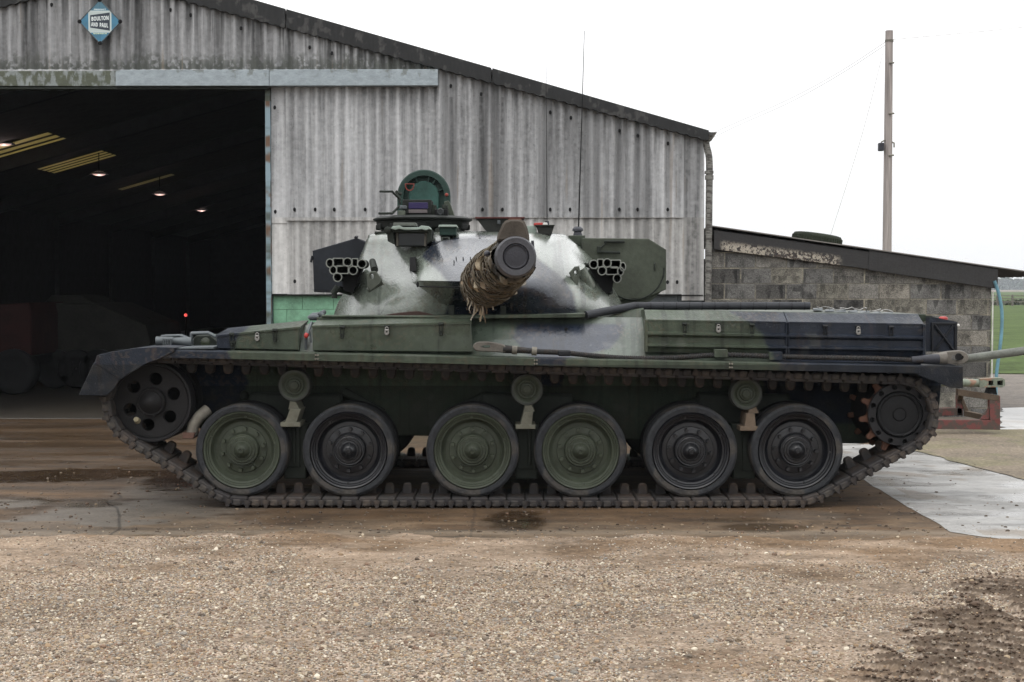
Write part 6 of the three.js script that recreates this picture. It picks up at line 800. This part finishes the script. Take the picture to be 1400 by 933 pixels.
{ // gunner's armoured periscope and the other roof fittings
  const d = 13.3, pg = tm('periscope_hood', boxUV(merge([clean(poly([[528, 314], [536, 309], [540, 335], [530, 330]], d, d + 0.4, 0.006, TO)), clean(poly([[584, 312], [590, 314], [590, 330], [583, 334]], d, d + 0.4, 0.006, TO)), clean(poly([[536, 312], [587, 312], [586, 318], [538, 318]], d - 0.02, d + 0.4, 0.004, TO)), clean(poly([[538, 317], [586, 317], [584, 337], [540, 337]], d + 0.14, d + 0.3, 0.004, TO))])), M.darkGreen);
  mesh('hood_roof', boxUV(poly([[534, 312.5], [537, 309.5], [546, 308.5], [551, 311], [572, 311], [576, 308.5], [586, 309.5], [588, 313], [582, 315], [576, 313.5], [570, 314.5], [552, 314.5], [546, 313.2], [540, 314.5]], d - 0.06, d + 0.35, 0.004, TO)), M.paleTop, pg);
  mesh('periscope_window', boxUV(poly([[542, 319], [583, 319], [581, 336], [543, 336]], d + 0.115, d + 0.139, 0.002, TO)), M.glass, pg); mesh('window_bar', merge([poly([[541, 318], [544, 318], [544.5, 336.5], [541.5, 336.5]], d + 0.08, d + 0.14, 0.002, TO), poly([[580.5, 318], [584, 318], [582.5, 336.5], [579.5, 336.5]], d + 0.08, d + 0.14, 0.002, TO)]), M.greyMetal, pg);
  mesh('hood_bolt', boxUV(lathe([[0.001, 0.02], [0.03, 0.018], [0.034, 0]], 14).translate(T(530, 315, d).x, T(530, 315, d).y, T(530, 315, d).z)), M.darkGreen, pg); mesh('upper_plate', boxUV(poly([[538, 304.5], [568, 304.5], [569, 309], [537, 309]], d + 0.15, d + 0.4, 0.003, TO)), mat([0.10, 0.11, 0.10], 0.6), pg);
  const pb = tm('small_periscope', boxUV(poly([[601, 309.5], [623.5, 309.5], [623.5, 322], [601, 322]], 13.45, 13.75, 0.006, TO)), M.hatchGreen); mesh('periscope_lid', boxUV(poly([[600, 307.5], [624, 307.5], [625, 310.5], [599, 310.5]], 13.42, 13.76, 0.004, TO)), M.paleTop, pb); mesh('periscope_bracket', merge([poly([[595, 313], [600, 311], [600, 322], [595, 322]], 13.86, 14, 0.004, TO), poly([[624.5, 312], [629, 314], [627, 323], [624.5, 323]], 13.86, 14, 0.004, TO), poly([[512, 316.5], [532, 316], [532, 319.5], [512, 320]], 13.95, 14.1, 0.004, TO)]), M.darkGreen, pb);
  const hood = (a, b, c, e, v0, v1, d0, m) => hull([...[[a, v0], [b, v0], [c, v1], [e, v1]].map(([u, v]) => T(u, v, d0)), ...[[a + 4, v0], [b - 4, v0], [c, v1], [e, v1]].map(([u, v]) => T(u, v, d0 + 0.4))]);
  const h1 = tm('sight_hood', boxUV(hood(650.5, 716.5, 665, 704, 298, 317, 13.85)), mat([0.018, 0.02, 0.018], 0.75)); mesh('hood_rim', boxUV(poly([[649.5, 296.8], [717.5, 296.8], [717, 299], [650, 299]], 13.83, 14.25, 0.002, TO)), mat([0.07, 0.02, 0.018], 0.7), h1); mesh('hood_foot', boxUV(poly([[657, 316.5], [712, 316.5], [714, 322], [655, 322]], 13.88, 14.2, 0.004, TO)), M.darkGreen, h1); mesh('hood_catch', boxUV(poly([[680, 301.5], [684, 301.5], [684, 306], [680, 306]], 13.8, 13.86, 0.002, TO)), M.zinc, h1);
  const h2 = tm('sight_hood', boxUV(hood(732.5, 758, 737, 754, 308.5, 321, 13.8)), mat([0.018, 0.02, 0.018], 0.75)); mesh('hood_rim', boxUV(poly([[732, 307.5], [758.5, 307.5], [758, 309], [732.5, 309]], 13.78, 14.1, 0.002, TO)), M.darkGreen, h2); mesh('hood_cap', boxUV(poly([[743, 304.5], [748, 304.5], [749, 307.5], [742, 307.5]], 13.85, 13.95, 0.002, TO)), M.white, h2);
  const bb = tm('roof_box', boxUV(poly([[720, 309], [733, 308], [734, 321], [721, 321]], 13.9, 14.1, 0.005, TO)), M.paleTop); mesh('red_cap', boxUV(poly([[730, 305], [742, 304.5], [742, 308], [730, 308.5]], 13.88, 14.05, 0.003, TO)), M.red, bb);
  // aerials
  const aerial = (u0, v0, u1, v1, dd, r0) => { const a = T(u0, v0, dd), b = T(u1, v1, dd); const m = tm('radio_aerial', boxUV(rod(a, b, r0, r0 * 0.35, 8)), M.blackMatt); return m; };
  const a1 = aerial(791, 313, 799, 42, 14.5, 0.0075); mesh('aerial_base', merge([disc([[0.001, 0.05], [0.03, 0.05], [0.052, 0.03], [0.055, 0.01], [0.035, 0.0], [0.045, -0.03], [0.05, -0.08]], 24).rotateX(-Math.PI / 2).translate(T(790, 317, 14.5).x, T(790, 317, 14.5).y, T(790, 317, 14.5).z)]), M.plastic, a1); mesh('aerial_mount', boxUV(poly([[778, 322], [800, 322], [800, 328], [806, 342], [792, 336], [778, 328]], 14.42, 14.6, 0.006, TO)), M.green, a1);
  const a2 = aerial(748, 306, 746.5, 76, 14.9, 0.0045); mesh('aerial_base', boxUV(new THREE.CylinderGeometry(0.02, 0.03, 0.14, 14).translate(T(748, 312, 14.9).x, T(748, 312, 14.9).y, T(748, 312, 14.9).z)), M.plastic, a2);
}
// --- gun
{
  const A = T(652, 397, 12.85), B = T(705.5, 351, 7.55), dir = B.clone().sub(A).normalize(), L = B.clone().sub(A).length();
  const q = new THREE.Quaternion().setFromUnitVectors(V(0, 0, 1), dir), place = (g) => { g.applyQuaternion(q); g.translate(B.x, B.y, B.z); return boxUV(g, 2); };
  const gunM = mat([0.03, 0.031, 0.034], 0.55), gun = tm('gun_barrel', place(disc([[0.085, -0.02], [0.086, -1.2], [0.09, -2.2], [0.1, -3.4], [0.13, -3.6], [0.135, -4.4], [0.15, -L - 0.5]], 40)), gunM);
  mesh('muzzle_collar', place(disc([[0.066, -0.02], [0.067, -0.004], [0.07, 0.0], [0.097, 0.002], [0.104, -0.006], [0.107, -0.02], [0.107, -0.11], [0.1, -0.13], [0.098, -0.2], [0.09, -0.21]], 56)), mat([0.04, 0.041, 0.05], 0.42), gun);
  mesh('muzzle_plug', place(disc([[0.066, -0.03], [0.0645, -0.008], [0.06, -0.004], [0.056, -0.01], [0.052, -0.012], [0.001, -0.012]], 48)), mat([0.038, 0.039, 0.048], 0.5), gun);
  for (const [u, v, r, z] of [[666, 347, 0.017, 7.75], [728.5, 362.5, 0.016, 7.6]]) { const p = T(u, v, z); mesh('sleeve_boss', boxUV(new THREE.SphereGeometry(r, 14, 10).scale(1, 1, 1.6).translate(p.x, p.y, p.z)), M.plastic, gun); }
  // reference-sight shroud on top of the muzzle
  const hd = mat([0.07, 0.06, 0.05], 0.8); const sh = new THREE.Shape(); const pp = [[679, 330], [680, 322], [687, 306.5], [691, 302], [697, 299.8], [711, 299.8], [717, 303], [721, 312], [723.5, 322], [724, 330]].map(([u, v]) => T(u, v, 7.62)); pp.forEach((p, i) => (i ? sh.lineTo(p.x, p.y) : sh.moveTo(p.x, p.y)));
  mesh('muzzle_reference_shroud', boxUV(extr(sh, -7.86 - TO.z, -7.6 - TO.z, 0.012), 2), hd, gun); mesh('shroud_top_edge', boxUV(poly([[696, 299.2], [712, 299.2], [714, 301], [694, 301]], 7.61, 7.85, 0.002, TO), 2), mat([0.13, 0.06, 0.045], 0.8), gun);
  mesh('side_clip', boxUV(poly([[726.5, 329], [730, 329], [731, 342], [727.5, 342]], 7.62, 7.75, 0.004, TO)), M.plastic, gun);
  // wrapped netting and hessian: lumpy sleeve with bands
  const r = rng(15), NA = 96, NS = 150, pos = [], col = [], idx = [], S0 = 0.22, S1 = 4.25;
  for (let j = 0; j <= NS; j++) { const s = lerp(S0, S1, j / NS), t = j / NS; const R0 = 0.108 + 0.055 * sst(0.04, 0.62, t) + 0.007 * Math.sin(t * 44) - 0.05 * sst(0.93, 1, t);
    for (let i = 0; i < NA; i++) { const a = i / NA * Math.PI * 2, w = Math.cos(a) * 1.6, h2 = Math.sin(a) * 1.6; const n = fbm(w * 1.8 + 20, h2 * 1.8 + s * 4.5, 4, 340), m = fbm(w * 4 + 5, h2 * 4 + s * 9, 3, 341), fold = Math.abs(Math.sin(s * 17 + 2.2 * n * 3 + a * 1.3)); const R = R0 + (n - 0.5) * 0.04 + (m - 0.5) * 0.022 + 0.005 * fold; pos.push(Math.cos(a) * R, Math.sin(a) * R, -s);
      const k = 0.4 + 0.85 * m * (0.75 + 0.25 * fold), tt = n + 0.25 * (vn(s * 8, a * 3, 342) - 0.5); const zone = s + 0.7 * (n - 0.5), A3 = [0.022, 0.02, 0.017], cc = zone < 0.75 ? (tt < 0.5 ? A3 : tt < 0.58 ? [0.06, 0.055, 0.04] : [0.12, 0.105, 0.08]) : zone < 2.0 ? (tt < 0.44 ? A3 : tt < 0.52 ? [0.10, 0.06, 0.032] : tt < 0.6 ? [0.06, 0.05, 0.034] : [0.16, 0.12, 0.08]) : zone < 2.9 ? (tt < 0.5 ? A3 : tt < 0.6 ? [0.07, 0.055, 0.035] : [0.13, 0.1, 0.07]) : (tt < 0.4 ? [0.05, 0.042, 0.03] : tt < 0.6 ? [0.17, 0.145, 0.105] : [0.24, 0.21, 0.16]); col.push(cc[0] * k * 1.3, cc[1] * k * 1.3, cc[2] * k * 1.3); } }
  for (let j = 0; j < NS; j++) for (let i = 0; i < NA; i++) { const a = j * NA + i, b = j * NA + (i + 1) % NA; idx.push(a, b, b + NA, a, b + NA, a + NA); }
  const g = new THREE.BufferGeometry(); g.setAttribute('position', new THREE.Float32BufferAttribute(pos, 3)); g.setAttribute('color', new THREE.Float32BufferAttribute(col, 3)); g.setIndex(idx); g.computeVertexNormals(); const uvn = new Float32Array(pos.length / 3 * 2); for (let k = 0; k < uvn.length / 2; k++) { uvn[k * 2] = (k % NA) / NA * 2; uvn[k * 2 + 1] = pos[k * 3 + 2]; } g.setAttribute('uv', new THREE.BufferAttribute(uvn, 2)); g.applyQuaternion(q); g.translate(B.x, B.y, B.z);
  mesh('camouflage_netting', g, new THREE.MeshStandardMaterial({ vertexColors: true, roughness: 0.95, bumpMap: castTex, bumpScale: 0.02 }), gun);
  for (const [s, rr] of [[0.45, 0.125], [1.0, 0.138], [1.7, 0.155], [2.4, 0.172], [3.2, 0.178]]) mesh('strap', place(new THREE.TorusGeometry(rr, 0.011, 8, 48).scale(1, 1, 1.6).translate(0, 0, -s)), M.canvas, gun);
  { const cords = []; for (const dirn of [1, -1]) for (let c0 = 0; c0 < 14; c0++) { const o = [], ph = c0 / 14 * Math.PI * 2; for (let j = 0; j <= 70; j++) { const t = j / 70, s = lerp(0.35, 4.1, t), a = ph + dirn * s * 2.1 + 0.25 * (vn(s * 6, c0, 345) - 0.5), RR = 0.124 + 0.058 * sst(0.04, 0.62, t) - 0.04 * sst(0.95, 1, t) + 0.014 * (vn(s * 9, c0 + 20 * dirn, 346) - 0.3); o.push(V(Math.cos(a) * RR, Math.sin(a) * RR, -s)); } cords.push(clean(new THREE.TubeGeometry(new THREE.CatmullRomCurve3(o), 140, 0.0042, 4))); } mesh('net_cords', place(merge(cords)), mat([0.085, 0.072, 0.052], 0.95), gun).userData.kind = 'stuff'; }
  // loose scraps tied into the net
  const scrapM = [mat([0.36, 0.31, 0.23], 0.95), mat([0.17, 0.13, 0.09], 0.95), mat([0.05, 0.045, 0.035], 0.95), mat([0.36, 0.33, 0.28], 0.95)];
  const ribbon = (pts, w, m, n) => { const cv = new THREE.CatmullRomCurve3(pts), p = [], ix = []; const K = 14, tw = r() * 3; for (let k = 0; k <= K; k++) { const c = cv.getPoint(k / K), a = tw + k * 0.16, o = V(Math.cos(a) * w, 0.0, Math.sin(a) * w); p.push(c.x - o.x, c.y, c.z - o.z, c.x + o.x, c.y, c.z + o.z); if (k) { const b = (k - 1) * 2; ix.push(b, b + 1, b + 3, b, b + 3, b + 2); } } const gg = new THREE.BufferGeometry(); gg.setAttribute('position', new THREE.Float32BufferAttribute(p, 3)); gg.setIndex(ix); gg.computeVertexNormals(); const g2 = gg.clone(); g2.translate(0, 0, -0.004); mesh(n, merge([gg, g2], 3), m, gun); };
  for (let k = 0; k < 14; k++) { const s = 0.5 + r() * 3.3, a = Math.PI * (0.75 + r() * 1.1), R = 0.122 + 0.05 * sst(0.3, 2.6, s), w = (s2, a2, rr) => V(Math.cos(a2) * rr, Math.sin(a2) * rr, -s2).applyQuaternion(q).add(B); const e = 0.25 + 0.5 * r(); ribbon([w(s, a, R), w(s + 0.08 * (r() - 0.5), a + e * 0.4, R + 0.022), w(s + 0.16 * (r() - 0.5), a + e * 0.8, R + 0.02), w(s + 0.2 * (r() - 0.5), a + e, R + 0.005)], 0.009 + 0.012 * r(), scrapM[(r() * 4) | 0], 'cloth_scrap'); }
  for (const [u, v, e, m] of [[641, 402, 424, 0], [644, 406, 430, 3], [647, 404, 428, 1], [650, 408, 433, 0], [654, 404, 426, 3], [657, 406, 437, 0], [660, 404, 434, 3], [663, 405, 430, 1], [672, 402, 419, 1], [676, 400, 417, 0], [645, 404, 420, 2], [656, 404, 440, 0], [637, 396, 412, 1], [639, 399, 418, 3], [642, 401, 415, 2], [648, 405, 438, 3], [652, 407, 425, 1], [655, 405, 431, 0], [659, 405, 428, 3], [661, 404, 442, 1], [666, 403, 421, 0], [668, 403, 414, 2], [674, 401, 424, 3], [680, 399, 411, 1], [684, 397, 408, 0]]) { const d = 11.02 - 0.2 * r(); ribbon([T(u, v - 6, d), T(u - 1 + r() * 2, lerp(v, e, 0.3), d - 0.03), T(u + 3 * (r() - 0.5) * 2, lerp(v, e, 0.7), d - 0.03), T(u - 1 + 9 * (r() - 0.5), e, d - 0.02)], 0.0042 + 0.003 * r(), scrapM[m], 'cloth_strip'); }
}
// --- towing cable with its two eyes
{
  const d = 12.33, pts = [[690, 478.5, 12.3], [735, 481, 12.3], [770, 482.5, 12.28], [815, 487, 12.32], [860, 490, 12.34], [920, 489.5, 12.34], [984, 485.5, 12.37], [1059, 487.5, 12.37], [1120, 489, 12.35], [1200, 490.5, 12.35], [1262, 493.5, 12.33]].map((p) => T(...p));
  const cb = tm('towing_cable', boxUV(tube(pts, 0.018, 160, 8), 3), M.rope);
  const lay = []; const cv = new THREE.CatmullRomCurve3(pts, false, 'centripetal'); const strandP = (ph) => { const o = [], n = 420; for (let k = 0; k <= n; k++) { const c = cv.getPoint(k / n), a = k * 0.95 + ph; o.push(V(c.x, c.y + Math.sin(a) * 0.0165, c.z + Math.cos(a) * 0.0165)); } return o; }; for (let k = 0; k < 3; k++) mesh('cable_strand', boxUV(new THREE.TubeGeometry(new THREE.CatmullRomCurve3(strandP(k * 2.094)), 840, 0.0075, 5), 3), M.rope, cb);
  const eyeM = mat([0.15, 0.14, 0.125], 0.6, { metalness: 0.15 });
  const eyeAt = (px, hole, dd) => { const s = new THREE.Shape(); const p = px.map(([u, v]) => T(u, v, dd)); s.moveTo(p[0].x, p[0].y); const cv2 = new THREE.CatmullRomCurve3(p.map((k) => V(k.x, k.y, 0)), true, 'centripetal'); const o = cv2.getPoints(60); const s2 = shapeOf(o), h = new THREE.Path(), hc = new THREE.CatmullRomCurve3(hole.map(([u, v]) => { const t = T(u, v, dd); return V(t.x, t.y, 0); }), true, 'centripetal').getPoints(40); hc.forEach((k, i) => (i ? h.lineTo(k.x, k.y) : h.moveTo(k.x, k.y))); s2.holes.push(h); const z = -dd - TO.z; mesh('cable_eye', boxUV(new THREE.ExtrudeGeometry(s2, { depth: 0.03, bevelEnabled: true, bevelSize: 0.009, bevelThickness: 0.02, bevelOffset: -0.009, bevelSegments: 3 }).translate(0, 0, z - 0.03), 2), eyeM, cb); };
  eyeAt([[646.5, 474], [650, 468.8], [660, 467], [676, 468.5], [691, 473], [692, 481.5], [676, 481.5], [660, 481], [650, 479.5]], [[655, 473.5], [661, 471], [671, 471.5], [671, 476], [662, 477]], 12.3);
  mesh('cable_socket', boxUV(rod(T(688, 477.5, 12.31), T(728, 480, 12.31), 0.036, 0.022, 14)), M.rope, cb); for (const u of [700, 727]) mesh('cable_clamp', boxUV(rod(T(u, 478.8 + (u - 700) * 0.05, 12.31), T(u + 7, 479.3 + (u - 700) * 0.05, 12.31), 0.037, 0.037, 14)), M.greyMetal, cb);
  mesh('cable_clamp', boxUV(box(T(763, 0, 12.3).x, T(781, 0, 12.3).x, T(0, 487, 12.3).y, T(0, 479, 12.3).y, -12.34 - TO.z, -12.25 - TO.z, 0.01)), M.black, cb);
  eyeAt([[1278, 487], [1286, 482.5], [1300, 480], [1316, 480], [1323, 485], [1324, 491], [1318, 497], [1300, 498.5], [1286, 497], [1278, 495]], [[1300, 485.5], [1314, 484], [1318.5, 488], [1314, 493.5], [1300, 493]], 12.38);
  mesh('cable_socket', boxUV(rod(T(1246, 492.5, 12.34), T(1283, 491, 12.36), 0.03, 0.046, 14)), M.plastic, cb); mesh('eye_core', boxUV(rod(T(1275, 491, 12.37), T(1294, 490, 12.37), 0.045, 0.056, 16)), eyeM, cb);
  tm('towing_hook', boxUV(rod(T(1311, 488, 12.3), T(1311, 488, 12.95), 0.03, 0.03, 14)), M.blackMatt);
}

renderer.render(scene, camera);
